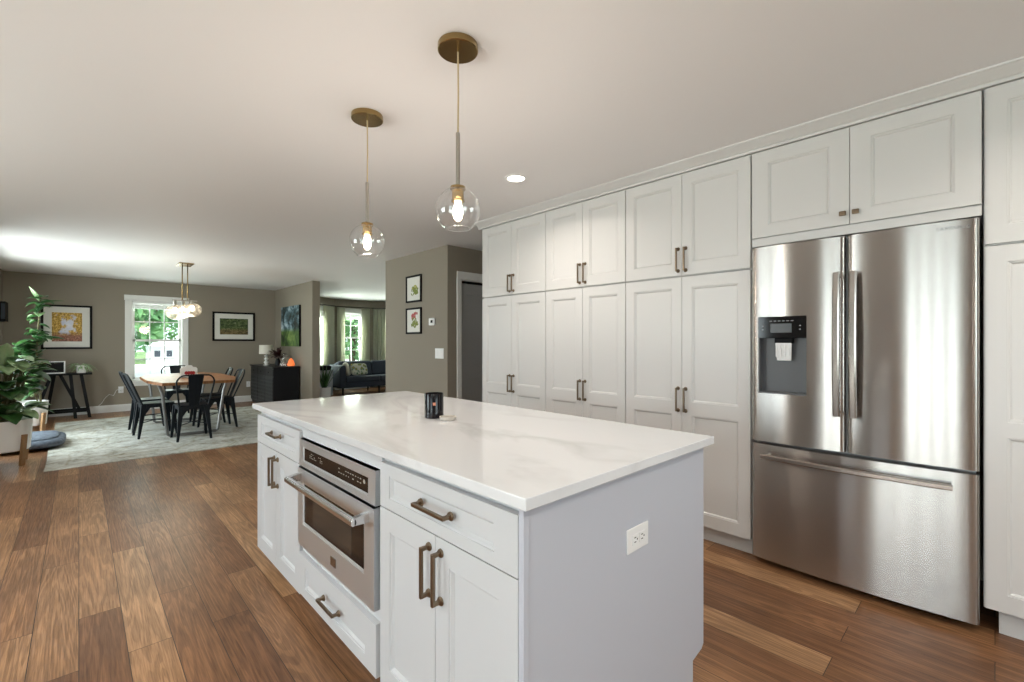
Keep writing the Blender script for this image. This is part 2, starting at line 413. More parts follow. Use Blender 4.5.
# baseboards
def baseboard_x(name, x, s, y0, y1):
    prof = [(x, 0), (x + s * .016, 0), (x + s * .016, .10), (x + s * .010, .125), (x, .13)]
    struct(MB().prism([(a, b) for a, b in prof], 'y', y0, y1).build(name, 'trimw'))
def baseboard_y(name, y, s, x0, x1):
    prof = [(y, 0), (y + s * .016, 0), (y + s * .016, .10), (y + s * .010, .125), (y, .13)]
    struct(MB().prism(prof, 'x', x0, x1).build(name, 'trimw'))
baseboard_y('baseboard_back', 11.099, -1, -.9, 3.199)
baseboard_x('baseboard_dining_right', 3.199, -1, 8.86, 11.08)
baseboard_x('baseboard_hall', 3.199, -1, 4.50, 6.02)
baseboard_y('baseboard_end_cap', 8.859, -1, 3.2, 3.34)
baseboard_y('baseboard_living_back', 12.139, -1, 4.97, 5.96)
baseboard_x('baseboard_dining_left', -.899, 1, 9.35, 11.08)

# crown over the cabinets
cr = [(2.862, 2.378), (2.855, 2.378), (2.853, 2.392), (2.846, 2.396), (2.838, 2.404), (2.824, 2.415), (2.812, 2.424), (2.806, 2.430), (2.800, 2.431), (2.797, 2.4395), (2.95, 2.4395), (2.95, 2.378)]
struct(MB().prism(cr, 'y', -2.59, 3.49).build('trim_1', 'cab'))

# windows -----------------------------------------------------------
def window_y(name, x0, x1, z0, z1, y, depth, cas=.09, cols=3, shade=.08, apron=True, T=None):
    """window in a wall whose room face is at y (room on the -y side); T = optional (origin, dir, normal) for a slanted wall"""
    def map_(mb):
        if T:
            p, d, n_ = T
            mb.v = [(p.x + d.x * a + n_.x * b, p.y + d.y * a + n_.y * b, c_) for a, b, c_ in mb.v]
        return mb
    e = .018
    fr = MB()
    fr.box(x0 - cas, x0 + .005, y - e, y, z0 - .03, z1 + .005); fr.box(x1 - .005, x1 + cas, y - e, y, z0 - .03, z1 + .005)
    fr.box(x0 - cas - .01, x1 + cas + .01, y - e - .004, y, z1, z1 + cas + .01)
    fr.box(x0 - cas - .02, x1 + cas + .02, y - .045, y + .03, z0 - .035, z0 - .004)
    fr.box(x0 - cas, x1 + cas, y - e, y, z0 - .105, z0 - .035)
    # jamb liner
    fr.box(x0, x0 + .02, y, y + depth, z0, z1); fr.box(x1 - .02, x1, y, y + depth, z0, z1)
    fr.box(x0, x1, y, y + depth, z1 - .02, z1); fr.box(x0, x1, y, y + depth, z0, z0 + .02)
    root = struct(map_(fr).build(name, 'trimw', bevel=.003))
    zm = (z0 + z1) / 2
    for k, (a, b, yy) in enumerate(((zm - .015, z1 - .02, y + .09), (z0 + .02, zm + .02, y + .06))):
        s = MB(); xa, xb = x0 + .02, x1 - .02; w = .038
        s.box(xa, xa + w, yy, yy + .028, a, b); s.box(xb - w, xb, yy, yy + .028, a, b)
        s.box(xa, xb, yy, yy + .028, a, a + w); s.box(xa, xb, yy, yy + .028, b - w, b)
        for i in range(1, cols):
            xx = xa + w + (xb - xa - 2 * w) * i / cols; s.box(xx - .008, xx + .008, yy + .006, yy + .022, a + w, b - w)
        zz = (a + b) / 2; s.box(xa + w, xb - w, yy + .006, yy + .022, zz - .008, zz + .008)
        so = map_(s).build('window_sash', 'trimw', root)
        map_(MB().box(xa + w - .004, xb - w + .004, yy + .012, yy + .016, a + w - .004, b - w + .004)).build('window_pane', 'glass', so)
    if shade:
        sh = MB(); n_ = 7
        sh.box(x0 + .025, x1 - .025, y + .012, y + .05, z1 - .045, z1 - .02)
        for i in range(n_):
            zz = z1 - .05 - shade * i / n_; sh.box(x0 + .03, x1 - .03, y + .016, y + .046, zz - shade / n_ * .75, zz)
        map_(sh).build('raised_shade', 'trimw', root)
    return root
window_y('window_1', .71, 1.50, .56, 2.06, 11.1, .15, shade=.10)
for k, ((o_, p, d, n_), (_, _, h_)) in enumerate(zip(bays, BAY)):
    window_y('window_%d' % (k + 2), h_[0], h_[1], h_[2], h_[3], 0, .15, cas=.08, cols=2, shade=.16, T=(p, d, n_))

def window_x(name, y0, y1, z0, z1, x, s, sashes=2, t=.07):
    """large window/patio door in a wall whose room face is at x; s=-1 means glass lies towards -x"""
    fr = MB(); e = -s * .018
    fr.box(x, x + e, y0 - .09, y0, max(z0 - .1, 0), z1 + .09); fr.box(x, x + e, y1, y1 + .09, max(z0 - .1, 0), z1 + .09)
    fr.box(x, x + e, y0, y1, z1, z1 + .09)
    if z0 > .1: fr.box(x, x + e * 2.4, y0 - .1, y1 + .1, z0 - .04, z0)
    root = struct(fr.build(name, 'trimw', bevel=.003)); w = (y1 - y0) / sashes
    for i in range(sashes):
        a = y0 + i * w; b = a + w; xx = x + s * (.06 + .03 * (i % 2)); q = MB()
        q.box(xx, xx + s * .03, a, a + t, z0, z1); q.box(xx, xx + s * .03, b - t, b, z0, z1)
        q.box(xx, xx + s * .03, a, b, z0, z0 + t * 1.3); q.box(xx, xx + s * .03, a, b, z1 - t, z1)
        so = q.build('sash', 'trimw', root)
        MB().box(xx + s * .012, xx + s * .018, a + t, b - t, z0 + t, z1 - t).build('pane', 'glass', so)
window_x('door_2', -.85, .95, 0, 2.1, -2.80, -1, 4, .085)
window_x('window_5', 2.65, 4.55, .8, 2.1, -2.80, -1)
window_x('door_3', 7.35, 9.25, 0, 2.08, -.90, -1)
# window behind the camera
fr = MB(); fr.box(-.09, 0, -2.6, -2.582, .8, 2.19); fr.box(1.8, 1.89, -2.6, -2.582, .8, 2.19); fr.box(0, 1.8, -2.6, -2.582, 2.1, 2.19); fr.box(-.1, 1.9, -2.6, -2.56, .86, .9)
fr.box(.88, .92, -2.70, -2.67, .9, 2.1); fr.box(0, 1.8, -2.70, -2.67, 1.48, 1.52)
w6 = struct(fr.build('window_6', 'trimw')); MB().box(0, 1.8, -2.688, -2.682, .9, 2.1).build('window_pane', 'glass', w6)

# hall door
dr = MB(); yf = 4.50
dr.box(3.335, 3.395, yf - .018, yf, 0, 2.05); dr.box(4.175, 4.265, yf - .018, yf, 0, 2.05); dr.box(3.335, 4.265, yf - .018, yf, 2.05, 2.14)
dr.box(3.40, 3.415, yf, yf + .12, 0, 2.05); dr.box(4.165, 4.18, yf, yf + .12, 0, 2.05); dr.box(3.40, 4.18, yf, yf + .12, 2.035, 2.05)
d1 = struct(dr.build('door_1', 'trimw', bevel=.003))
lf = MB(); ya = yf + .05
def panel_door(mb, a, b, z0, z1, y, panels):
    mb.box(a, b, y + .022, y + .04, z0, z1)
    xs = (a, a + .11, b - .11, b); mb.box(xs[0], xs[1], y, y + .022, z0, z1); mb.box(xs[2], xs[3], y, y + .022, z0, z1)
    zz = z0
    for p0, p1 in panels: mb.box(xs[1], xs[2], y, y + .022, zz, p0); zz = p1
    mb.box(xs[1], xs[2], y, y + .022, zz, z1)
panel_door(lf, 3.42, 4.16, .01, 2.005, ya, [(.22, .82), (.98, 1.88)])
lf.build('door_leaf', 'doorgrey', d1, bevel=.003)
MB().box(3.415, 4.165, yf + .045, yf + .10, 2.008, 2.036).build('gap_shade_strip', 'black', d1)  # black strip added to draw the shaded gap above the leaf
MB().cyl((4.08, ya - .05, 1.0), .028, 0, .05, 14, 'y').build('door_knob', 'nickel', d1)

# ------------------------------------------------------------------ cabinet kit (doors face -x)
def shaker(y0, y1, z0, z1, x, openings, t=.020, dep=.0115):
    """framed door/drawer front; openings = (ya,yb,za,zb) recessed panels, same columns"""
    mb = MB(); mb.box(x + dep + .001, x + t, y0, y1, z0, z1)
    ys = sorted({y0, y1} | {a for o in openings for a in o[:2]}); zs = sorted({z0, z1} | {a for o in openings for a in o[2:]})
    def ino(a, b, c_, d): return any(o[0] - 1e-6 <= a and b <= o[1] + 1e-6 and o[2] - 1e-6 <= c_ and d <= o[3] + 1e-6 for o in openings)
    for i in range(len(ys) - 1):
        for j in range(len(zs) - 1):
            a, b, c_, d = ys[i], ys[i + 1], zs[j], zs[j + 1]
            if not ino(a, b, c_, d): mb.add([(x, a, c_), (x, b, c_), (x, b, d), (x, a, d)], [(0, 1, 2, 3)])
    for a, b, c_, d in openings:
        rings = []
        for ins, dx in ((0, 0), (.0015, .0035), (.007, .004), (.014, dep)):
            rings.append([(x + dx, a + ins, c_ + ins), (x + dx, b - ins, c_ + ins), (x + dx, b - ins, d - ins), (x + dx, a + ins, d - ins)])
        for r0, r1 in zip(rings, rings[1:]):
            mb.add(r0 + r1, [(k, (k + 1) % 4, 4 + (k + 1) % 4, 4 + k) for k in range(4)])
        mb.add(rings[-1], [(0, 1, 2, 3)])
    # outer edge
    R = [(x, y0, z0), (x, y1, z0), (x, y1, z1), (x, y0, z1)]; S = [(x + dep + .001, b, c_) for _, b, c_ in R]
    mb.add(R + S, [(k, (k + 1) % 4, 4 + (k + 1) % 4, 4 + k) for k in range(4)])
    return mb
def pull(c, L, vertical, out=.034, w=.011):
    """arched bar pull, posts flare to a round foot; c = centre on the door face"""
    mb = MB(); x, y, z = c; h = L / 2
    def P(t, dx, dw):   # t along length
        return (x + dx, y + dw, z + t) if vertical else (x + dx, y + t, z + dw)
    bar = [[P(t, -out + a, b) for a, b in ((0, -w / 2), (0, w / 2), (w * .9, w / 2), (w * .9, -w / 2))] for t in (-h, h)]
    mb.frustum(bar[0], bar[1])
    for s in (-1, 1):
        t = s * (h - .006)
        q0 = [P(t + a, -out + .004, b) for a, b in ((-.006, -.006), (.006, -.006), (.006, .006), (-.006, .006))]
        q1 = [P(t + a, -.012, b) for a, b in ((-.0055, -.0055), (.0055, -.0055), (.0055, .0055), (-.0055, .0055))]
        q2 = [P(t + a, -.004, b) for a, b in ((-.010, -.010), (.010, -.010), (.010, .010), (-.010, .010))]
        mb.frustum(q0, q1); mb.frustum(q1, q2)
        cc = P(t, 0, 0); mb.lathe([(.0001, -.005), (.0125, -.005), (.0135, 0), (.0001, 0)], cc, 14, True, 'x')
    return mb
def door(parent, y0, y1, z0, z1, x, material, mid=None, st=.065, hy=None, hz=None, L=.155):
    top, bot = z1 - st - .005, z0 + st + .01
    ops = [(y0 + st, y1 - st, bot, top)] if not mid else [(y0 + st, y1 - st, bot, mid[0]), (y0 + st, y1 - st, mid[1], top)]
    d = shaker(y0, y1, z0, z1, x, ops).build('door', material, parent)
    if hy is not None: pull((x, hy, hz), L, True).build('handle', 'bronze', d, bevel=.0015)
    return d

XF = 2.862          # door face of the tall cabinets
cols = [3.445, 2.608, 1.831, .984]
gt, gl = 'white upper wall cabinets over the pantry units', 'white pantry cabinets along the wall'
ord_ = ['farthest from the fridge at the hall end', 'in the middle of the row of three', 'directly left of the stainless fridge']
for k in range(3):
    y1, y0 = cols[k], cols[k + 1]; g = .0016; xm = (y0 + y1) / 2
    t = thing('upper_cabinet', 'white two-door upper cabinet, ' + ord_[k], 'cabinet', (3.18, xm, 1.706), gt)
    MB().box(XF + .021, 3.495, y0 + g, y1 - g, 1.706, 2.377).build('cabinet_body', 'cab', t)
    door(t, xm + .0015, y1 - .003, 1.71, 2.372, XF, 'cab', hy=xm + .026, hz=1.812)
    door(t, y0 + .003, xm - .0015, 1.71, 2.372, XF, 'cab', hy=xm - .026, hz=1.812)
    t = thing('pantry_cabinet', 'tall white two-door pantry cabinet, ' + ord_[k], 'cabinet', (3.18, xm, 0), gl)
    MB().box(XF + .021, 3.495, y0 + g, y1 - g, .105, 1.703).build('cabinet_body', 'cab', t)
    MB().box(XF + .075, 3.45, y0 + g, y1 - g, 0.0005, .105).build('toe_kick', 'cab', t)
    door(t, xm + .0015, y1 - .003, .112, 1.698, XF, 'cab', mid=(.80, .885), hy=xm + .026, hz=.898)
    door(t, y0 + .003, xm - .0015, .112, 1.698, XF, 'cab', mid=(.80, .885), hy=xm - .026, hz=.898)
# cabinet above the fridge
t = thing('upper_cabinet', 'wide white two-door cabinet with small square knobs above the fridge', 'cabinet', (3.18, .51, 1.875))
MB().box(XF + .021, 3.495, .0385, .9815, 1.835, 2.377).build('cabinet_body', 'cab', t)
MB().box(XF + .010, XF + .021, .040, .980, 1.828, 1.872).build('bottom_rail', 'cab', t)
for a, b, ky in ((.5125, .978, .538), (.041, .5095, .484)):
    d = shaker(a, b, 1.878, 2.372, XF, [(a + .085, b - .085, 1.878 + .065, 2.372 - .072)]).build('door', 'cab', t)
    kb = MB().lathe([(.006, 0), (.006, -.014)], (XF, ky, 1.932), 12, True, 'x').box(XF - .026, XF - .013, ky - .015, ky + .015, 1.932 - .012, 1.932 + .012)
    kb.build('knob', 'bronze', d, bevel=.004, seg=3)
# tall unit right of the fridge
g2 = None
t = thing('upper_cabinet', 'white upper cabinet with shaker doors to the right of the fridge', 'cabinet', (3.18, -.38, 1.69))
MB().box(XF + .021, 3.495, -.80, .034, 1.692, 2.377).build('cabinet_body', 'cab', t)
door(t, -.3825, .028, 1.697, 2.372, XF, 'cab', hy=-.355, hz=1.80); door(t, -.796, -.3855, 1.697, 2.372, XF, 'cab', hy=-.413, hz=1.80)
t = thing('pantry_cabinet', 'tall white pantry cabinet with shaker doors to the right of the fridge', 'cabinet', (3.18, -.38, 0))
MB().box(XF + .021, 3.495, -.80, .034, .112, 1.690).build('cabinet_body', 'cab', t)
MB().box(XF + .06, 3.45, -.80, -.012, 0.0005, .112).build('toe_kick', 'cab', t)
door(t, -.3825, .028, .118, 1.686, XF, 'cab', mid=(.865, .93), hy=-.355, hz=.898); door(t, -.796, -.3855, .118, 1.686, XF, 'cab', mid=(.865, .93), hy=-.413, hz=.898)

# ------------------------------------------------------------------ fridge
FX = 2.812
fr = thing('refrigerator', 'stainless steel french door refrigerator with bottom freezer drawer and water dispenser', 'refrigerator', (3.15, .51, 0))
MB().box(2.89, 3.48, .058, .968, .035, 1.80).build('case', 'greymetal', fr)
q = MB(); q.box(2.90, 3.40, .08, .95, .012, .035)
for yy in (.12, .50, .90): q.cyl((2.94, yy, 0), .016, 0.0, .02, 10)
q.build('base_grille', 'steeldark', fr)
def curved(y0, y1, z0, z1, x, depth, bul, hole=None, n=28, er=.018):
    """door slab with a softly bowed face and rolled edges; hole=(ya,yb,za,zb)"""
    yc, hw = (y0 + y1) / 2, (y1 - y0) / 2
    ys = [yc - hw * math.cos(PI * i / n) for i in range(n + 1)]
    if hole: ys = sorted(set([y for y in ys if all(abs(y - h) > .006 for h in hole[:2])] + list(hole[:2])))
    def fx(y):
        u = abs(y - yc) / hw; e = max(0, abs(y - yc) - (hw - er)) / er
        return x + bul * u * u + er * .8 * (1 - math.sqrt(max(0, 1 - e * e)))
    zs = [z0, z1] if not hole else [z0, hole[2], hole[3], z1]
    mb = MB(); m_ = len(ys)
    vs = [(fx(y), y, z) for z in zs for y in ys]; fs = []
    for j in range(len(zs) - 1):
        for i in range(m_ - 1):
            if hole and j == 1 and hole[0] - 1e-6 <= ys[i] and ys[i + 1] <= hole[1] + 1e-6: continue
            fs.append((j * m_ + i, j * m_ + i + 1, (j + 1) * m_ + i + 1, (j + 1) * m_ + i))
    mb.add(vs, fs, True)
    xb = x + depth
    for z in (z0, z1): mb.add([(fx(y), y, z) for y in ys] + [(xb, ys[-1], z), (xb, ys[0], z)], [tuple(range(m_ + 2))])
    for y in (y0, y1): mb.add([(fx(y), y, z0), (fx(y), y, z1), (xb, y, z1), (xb, y, z0)], [(0, 1, 2, 3)])
    mb.add([(xb, y0, z0), (xb, y1, z0), (xb, y1, z1), (xb, y0, z1)], [(0, 1, 2, 3)])
    return mb, fx
HD = (.690, .930, .985, 1.415)
mbd, fxl = curved(.524, .972, .712, 1.812, FX, .075, .016, HD); dl = mbd.build('door', 'steel', fr)
mbd, fxr = curved(.046, .515, .712, 1.812, FX, .075, .016); drr = mbd.build('door', 'steel', fr)
mbd, fxz = curved(.046, .972, .040, .692, FX, .075, .026, n=40); dz = mbd.build('freezer_drawer', 'steel', fr)
# dispenser
ya, yb, za, zb = HD; xd = FX + .003
dp = MB(); zt_ = 1.325
dp.box(xd + .058, xd + .064, ya, yb, za, zb); dp.box(xd + .004, xd + .06, ya, ya + .006, za, zt_); dp.box(xd + .004, xd + .06, yb - .006, yb, za, zt_)
dp.box(xd + .0, xd + .06, ya, yb, za, za + .008)
disp = dp.build('dispenser_recess', mat('dispenser_grey', (.085, .085, .09), .35), dl)
MB().box(xd - .002, xd + .058, ya, yb, zt_ - .03, zb).build('control_panel', 'blackgloss', disp, bevel=.003)
q = MB().box(xd - .0035, xd - .002, .76, .865, 1.325, 1.375)
q.build('display', mat('display_grey', (.04, .042, .045), .25), disp)
q = MB()
for i in range(6): q.box(xd - .0032, xd - .0022, .752 + i * .021, .764 + i * .021, 1.388, 1.391)
for yy in (.905, .72): q.box(xd - .0032, xd - .0022, yy - .004, yy + .004, 1.34, 1.345); q.box(xd - .0032, xd - .0022, yy - .004, yy + .004, 1.36, 1.364)
q.build('button_marks', mat('button_print', (.35, .36, .38), .5), disp)
MB().box(xd + .012, xd + .045, .76, .85, 1.265, 1.297).build('nozzle', 'black', disp, bevel=.006)
q = MB().frustum([(xd + .022, .77, 1.17), (xd + .022, .84, 1.17), (xd + .034, .84, 1.17), (xd + .034, .77, 1.17)], [(xd + .010, .765, 1.268), (xd + .010, .845, 1.268), (xd + .024, .845, 1.268), (xd + .024, .765, 1.268)])
for i in range(4): q.box(xd + .004, xd + .012, .775 + i * .02, .781 + i * .02, 1.19, 1.26)
q.build('dispenser_paddle', 'plastic', disp, bevel=.004)
# handles: bowed flat bars
def bowed(p0, p1, out, w, th, n=14):
    mb = MB(); p0, p1 = Vector(p0), Vector(p1); d = (p1 - p0); L = d.length; d.normalize()
    side = Vector((0, 1, 0)) if abs(d.z) > .5 else Vector((0, 0, 1)); pts = []
    for i in range(n + 1):
        t = i / n; o_ = out * (.72 + .28 * math.sin(PI * t)); p = p0 + d * L * t + Vector((-o_, 0, 0)); pts.append(p)
    for k in range(n):
        qa = []; qb = []
        for P_, Q in ((pts[k], qa), (pts[k + 1], qb)):
            for a, b in ((-.5, -.2), (-.3, -.5), (.3, -.5), (.5, -.2), (.5, .5), (-.5, .5)): Q.append(P_ + side * w * a + Vector((1, 0, 0)) * th * b)
        mb.add(qa + qb, [(i, (i + 1) % 6, 6 + (i + 1) % 6, 6 + i) for i in range(6)], False)
        if k == 0: mb.add(qa, [tuple(range(6))])
        if k == n - 1: mb.add(qb, [tuple(range(6))])
    for e in (p0 + d * .02, p1 - d * .02):
        a = Vector((-out * .74, 0, 0)); mb.tube([e + a, e + Vector((.012, 0, 0))], w * .38, 10)
    return mb
bowed((fxl(.548), .553, .895), (fxl(.548), .553, 1.625), .058, .030, .016).build('handle', 'steelbar', dl)
bowed((fxr(.49), .484, .895), (fxr(.49), .484, 1.625), .058, .030, .016).build('handle', 'steelbar', drr)
bowed((FX + .01, .128, .632), (FX + .01, .905, .632), .058, .026, .016).build('handle', 'steelbar', dz)
for a_, b_ in ((.50, .56), (.07, .15), (.88, .96)): MB().box(2.885, 2.94, a_, b_, 1.80, 1.817).build('hinge_cover', 'greymetal', fr)
def text(s, size, loc, rot, material, parent, name, ext=.0004):
    cu = bpy.data.curves.new(name, 'FONT'); cu.body = s; cu.size = size; cu.extrude = ext; cu.align_x = 'CENTER'; cu.space_character = 1.15
    o = bpy.data.objects.new('tmp', cu); COL.objects.link(o)
    dg = bpy.context.evaluated_depsgraph_get(); me = bpy.data.meshes.new_from_object(o.evaluated_get(dg)); bpy.data.objects.remove(o)
    Mx = Matrix.Translation(Vector(loc) - OFF[parent]) @ Matrix(rot).to_4x4(); me.transform(Mx)
    me.materials.clear(); me.materials.append(M[material] if isinstance(material, str) else material)
    ob = bpy.data.objects.new(name, me); COL.objects.link(ob); ob.parent = parent; OFF[ob] = OFF[parent]; return ob
FACE_NX = ((0, 0, -1), (-1, 0, 0), (0, 1, 0))       # text read from the -x side
lg = text('SAMSUNG', .022, (0, .128, 1.772), FACE_NX, mat('logo_grey', (.22, .23, .25), .4, .5), drr, 'logo')
for v_ in lg.data.vertices:
    v_.co.x += fxr(v_.co.y + OFF[drr].y) - .0006

# ------------------------------------------------------------------ island
IX = .755; IXB = 1.712
def prismbody(mb, y0, y1):   # carcass with toe recess on both long sides
    mb.box(IX + .021, IXB - .02, y0, y1, .105, .8845); return mb
t = thing('island_cabinet', 'white island cabinet nearest the corner, one wide drawer over two doors', 'cabinet', (1.2, 1.12, 0))
MB().box(IX + .021, IXB, .7835, 1.4655, .105, .8835).build('cabinet_body', 'island', t)
MB().box(IX + .09, IXB - .09, .7835, 1.4655, .0005, .105).build('toe_kick', 'island', t)
d = shaker(.7775, 1.458, .710, .860, IX, [(.7775 + .085, 1.458 - .062, .745, .822)]).build('drawer_front', 'island', t)
pull((IX, 1.121, .785), .165, False).build('handle', 'bronze', d, bevel=.0015)
door(t, 1.1245, 1.458, .095, .706, IX, 'island', hy=1.153, hz=.597, L=.15)
door(t, .7775, 1.1215, .095, .706, IX, 'island', hy=1.093, hz=.597, L=.15)
t = thing('island_cabinet', 'white island cabinet at the dining end, small drawer over two narrow doors', 'cabinet', (1.2, 2.60, 0))
MB().box(IX + .021, IXB, 2.2475, 2.952, .105, .8835).build('cabinet_body', 'island', t)
MB().box(IX + .09, IXB - .09, 2.2475, 2.94, .0005, .105).build('toe_kick', 'island', t)
d = shaker(2.252, 2.950, .700, .852, IX, [(2.252 + .07, 2.950 - .07, .738, .815)]).build('drawer_front', 'island', t)
pull((IX, 2.60, .785), .155, False).build('handle', 'bronze', d, bevel=.0015)
door(t, 2.6025, 2.950, .085, .696, IX, 'island', hy=2.63, hz=.59, L=.15)
door(t, 2.252, 2.5995, .085, .696, IX, 'island', hy=2.572, hz=.59, L=.15)
t = thing('island_cabinet', 'white island cabinet framing the built-in oven above a low drawer', 'cabinet', (1.2, 1.86, 0))
q = MB(); q.box(IX + .012, IXB, 1.467, 2.246, .826, .8835); q.box(IX + .012, IXB, 1.467, 2.246, .105, .334)
q.box(IX + .03, IXB, 1.467, 1.472, .334, .826); q.box(IX + .03, IXB, 2.241, 2.246, .334, .826); q.box(1.35, IXB, 1.472, 2.241, .334, .826)
q.build('cabinet_body', 'island', t)
MB().box(IX + .09, IXB - .09, 1.467, 2.246, .0005, .105).build('toe_kick', 'island', t)
d = shaker(1.474, 2.241, .105, .292, IX - .008, [(1.474 + .085, 2.241 - .085, .150, .245)]).build('drawer_front', 'island', t)
pull((IX - .008, 1.858, .200), .165, False).build('handle', 'bronze', d, bevel=.0015)
# end panel with toe notch
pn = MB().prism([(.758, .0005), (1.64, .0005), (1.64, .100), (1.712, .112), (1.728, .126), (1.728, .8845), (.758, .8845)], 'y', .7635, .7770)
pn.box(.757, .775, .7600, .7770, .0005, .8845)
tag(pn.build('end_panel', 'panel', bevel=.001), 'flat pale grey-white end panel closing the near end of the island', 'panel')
# worktop
w = MB().box(.736, 1.749, .732, 2.986, .885, .915)
tag(w.build('countertop', 'quartz', bevel=.003, seg=3), 'white quartz countertop with faint grey veins on the island', 'countertop')
# outlet on end panel
def outlet(loc, nrm, label, horizontal=True, gang=1, cat='outlet', cord=False):
    o = thing('power_outlet', label, cat, loc)
    x, y, z = loc; a, b = (.060, .037) if horizontal else (.037, .060)
    def P(u, w_, dd): # u sideways, w up, dd out from the wall
        return (x + u * (1 if nrm == 'y' else 0) - (dd if nrm == 'x' else 0), y - (dd if nrm == 'y' else 0) + u * (1 if nrm == 'x' else 0), z + w_)
    def bx(mb, u0, u1, w0, w1, d0, d1): 
        p, q_ = P(u0, w0, d0), P(u1, w1, d1); return mb.box(p[0], q_[0], p[1], q_[1], p[2], q_[2])
    bx(MB(), -a, a, -b, b, 0.0005, .006).build('face_plate', 'plastic', o, bevel=.003, seg=3)
    for s in (-1, 1):
        cu, cw = (s * .0195, 0) if horizontal else (0, s * .0195)
        r = MB(); bx(r, cu - .0165, cu + .0165, cw - .0155, cw + .0155, .006, .0085); rc = r.build('receptacle', 'plastic', o, bevel=.005)
        h = MB()
        if horizontal: bx(h, cu - .007, cu + .003, cw - .008, cw - .0055, .0084, .0090); bx(h, cu - .007, cu + .003, cw + .0055, cw + .008, .0084, .0090); bx(h, cu + .007, cu + .011, cw - .0025, cw + .0025, .0084, .0090)
        else: bx(h, cu - .008, cu - .0055, cw - .002, cw + .008, .0084, .0090); bx(h, cu + .0055, cu + .008, cw - .002, cw + .008, .0084, .0090); bx(h, cu - .002, cu + .002, cw - .011, cw - .007, .0084, .0090)
        h.build('slots', 'black', rc)
    return o
outlet((1.255, .7635, .668), 'y', 'white double power outlet on the end panel of the island')

# oven
ov = thing('built_in_oven', 'stainless steel built-in oven with black glass and bar handle in the island', 'oven', (1.0, 1.86, .335))
o0, o1, oz0, oz1 = 1.480, 2.234, .336, .824; XO = .742
MB().box(.775, 1.34, o0 + .01, o1 - .01, oz0 + .006, oz1 - .004).build('oven_body', 'greymetal', ov)
# control fascia
zc = .700; q = MB()
fa = [(o0, o1, zc, oz1)]
q = shaker(o0, o1, zc, oz1, XO + .006, [(o0 + .055, o1 - .045, zc + .022, oz1 - .030)], t=.03, dep=.008)
fas = q.build('control_fascia', 'steel2', ov)
MB().box(XO + .0105, XO + .014, o0 + .062, o1 - .052, zc + .029, oz1 - .037).build('control_glass', 'blackgloss', fas)
q = MB(); random.seed(3); xg = XO + .0100
for i in range(10):
    yy = 1.60 + i * .021
    for zz in (.768, .752):
        if random.random() < .85: q.box(xg, xg + .0006, yy, yy + .006 + random.random() * .008, zz, zz + .0035)
for i in range(9):
    yy = 1.97 + i * .017
    for zz in (.770, .752, .760):
        if random.random() < .6: q.box(xg, xg + .0006, yy, yy + .005 + random.random() * .006, zz, zz + .0035)
q.cyl((xg, 1.575, .765), .008, 0, .0006, 12, 'x')
q.build('control_markings', mat('control_print', (.36, .33, .28), .5), fas)
MB().box(XO + .012, XO + .03, o0 + .004, o1 - .004, zc - .007, zc).build('vent_gap', 'black', ov)
# door
zd1 = zc - .007
q = shaker(o0, o1, oz0, zd1, XO, [(o0 + .075, o1 - .055, oz0 + .105, zd1 - .060)], t=.036, dep=.010)
od = q.build('oven_door', 'steel2', ov)
MB().box(XO + .006, XO + .0095, o0 + .083, o1 - .063, oz0 + .113, zd1 - .068).build('oven_window', 'blackgloss', od)
MB().box(XO + .0052, XO + .0062, o0 + .19, o1 - .17, oz0 + .128, zd1 - .09).build('inner_window', mat('tinted_glass', (.03, .027, .025), .06, 0, .35), od)
q = MB(); hb = .652
prof = [(-.068, -.010), (-.060, -.016), (-.048, -.014), (-.044, -.004), (-.048, .010), (-.060, .012), (-.067, .004)]
q.prism([(XO + a, hb + b) for a, b in prof], 'y', o0 + .035, o1 - .02)
for a, b in ((o0 + .035, o0 + .060), (o1 - .045, o1 - .02)):
    q.prism([(XO + .001, hb - .016), (XO - .055, hb - .014), (XO - .055, hb + .010), (XO + .001, hb + .020)], 'y', a, b)
q.build('handle', mat('bright_oven_bar', (.66, .66, .67), .22, 1), od, bevel=.002)
MB().box(XO - .004, XO, 1.80, 1.85, .372, .408).build('badge', 'steelbar', od, bevel=.002)

# candle and ring dish on the worktop
cn = thing('candle_jar', 'black glossy candle jar standing on the island countertop', 'candle', (1.222, 1.827, .9155))
q = MB().lathe([(.001, 0), (.041, 0), (.0445, .004), (.0445, .114), (.0435, .116), (.041, .115), (.041, .085), (.001, .085)], (1.222, 1.827, .9155), 28)
q.build('jar', mat('black_jar_glass', (.008, .007, .009), .16, 0, .35), cn)
e_ = Vector((-.66, -.75, 0)).normalized()
a_ = e_.cross(Vector((0, 0, 1)))
ang0 = math.atan2(e_.y, e_.x) + .15
def sticker(w, z0, z1, rad=.0452):
    mb = MB(); k = 6; vs = []
    for i in range(k + 1):
        t_ = ang0 - w / 2 + w * i / k
        for z in (z0, z1): vs.append((1.222 + rad * math.cos(t_), 1.827 + rad * math.sin(t_), .9155 + z))
    mb.add(vs, [(2 * i, 2 * i + 2, 2 * i + 3, 2 * i + 1) for i in range(k)], True); return mb
sticker(.30, .062, .076).build('label', mat('copper_label', (.55, .22, .14), .4), cn)
MB().tube([(1.222, 1.827, 1.0), (1.224, 1.827, 1.012)], .0012, 6).build('wick', 'black', cn)
rg = MB().lathe([(.001, 0), (.034, 0), (.038, .003), (.0385, .016), (.035, .017), (.034, .006), (.001, .005)], (1.231, 1.728, .9155), 28)
tag(rg.build('ring_dish', mat('pale_stone', (.50, .46, .41), .5)), 'small round pale stone dish beside the black candle', 'dish')

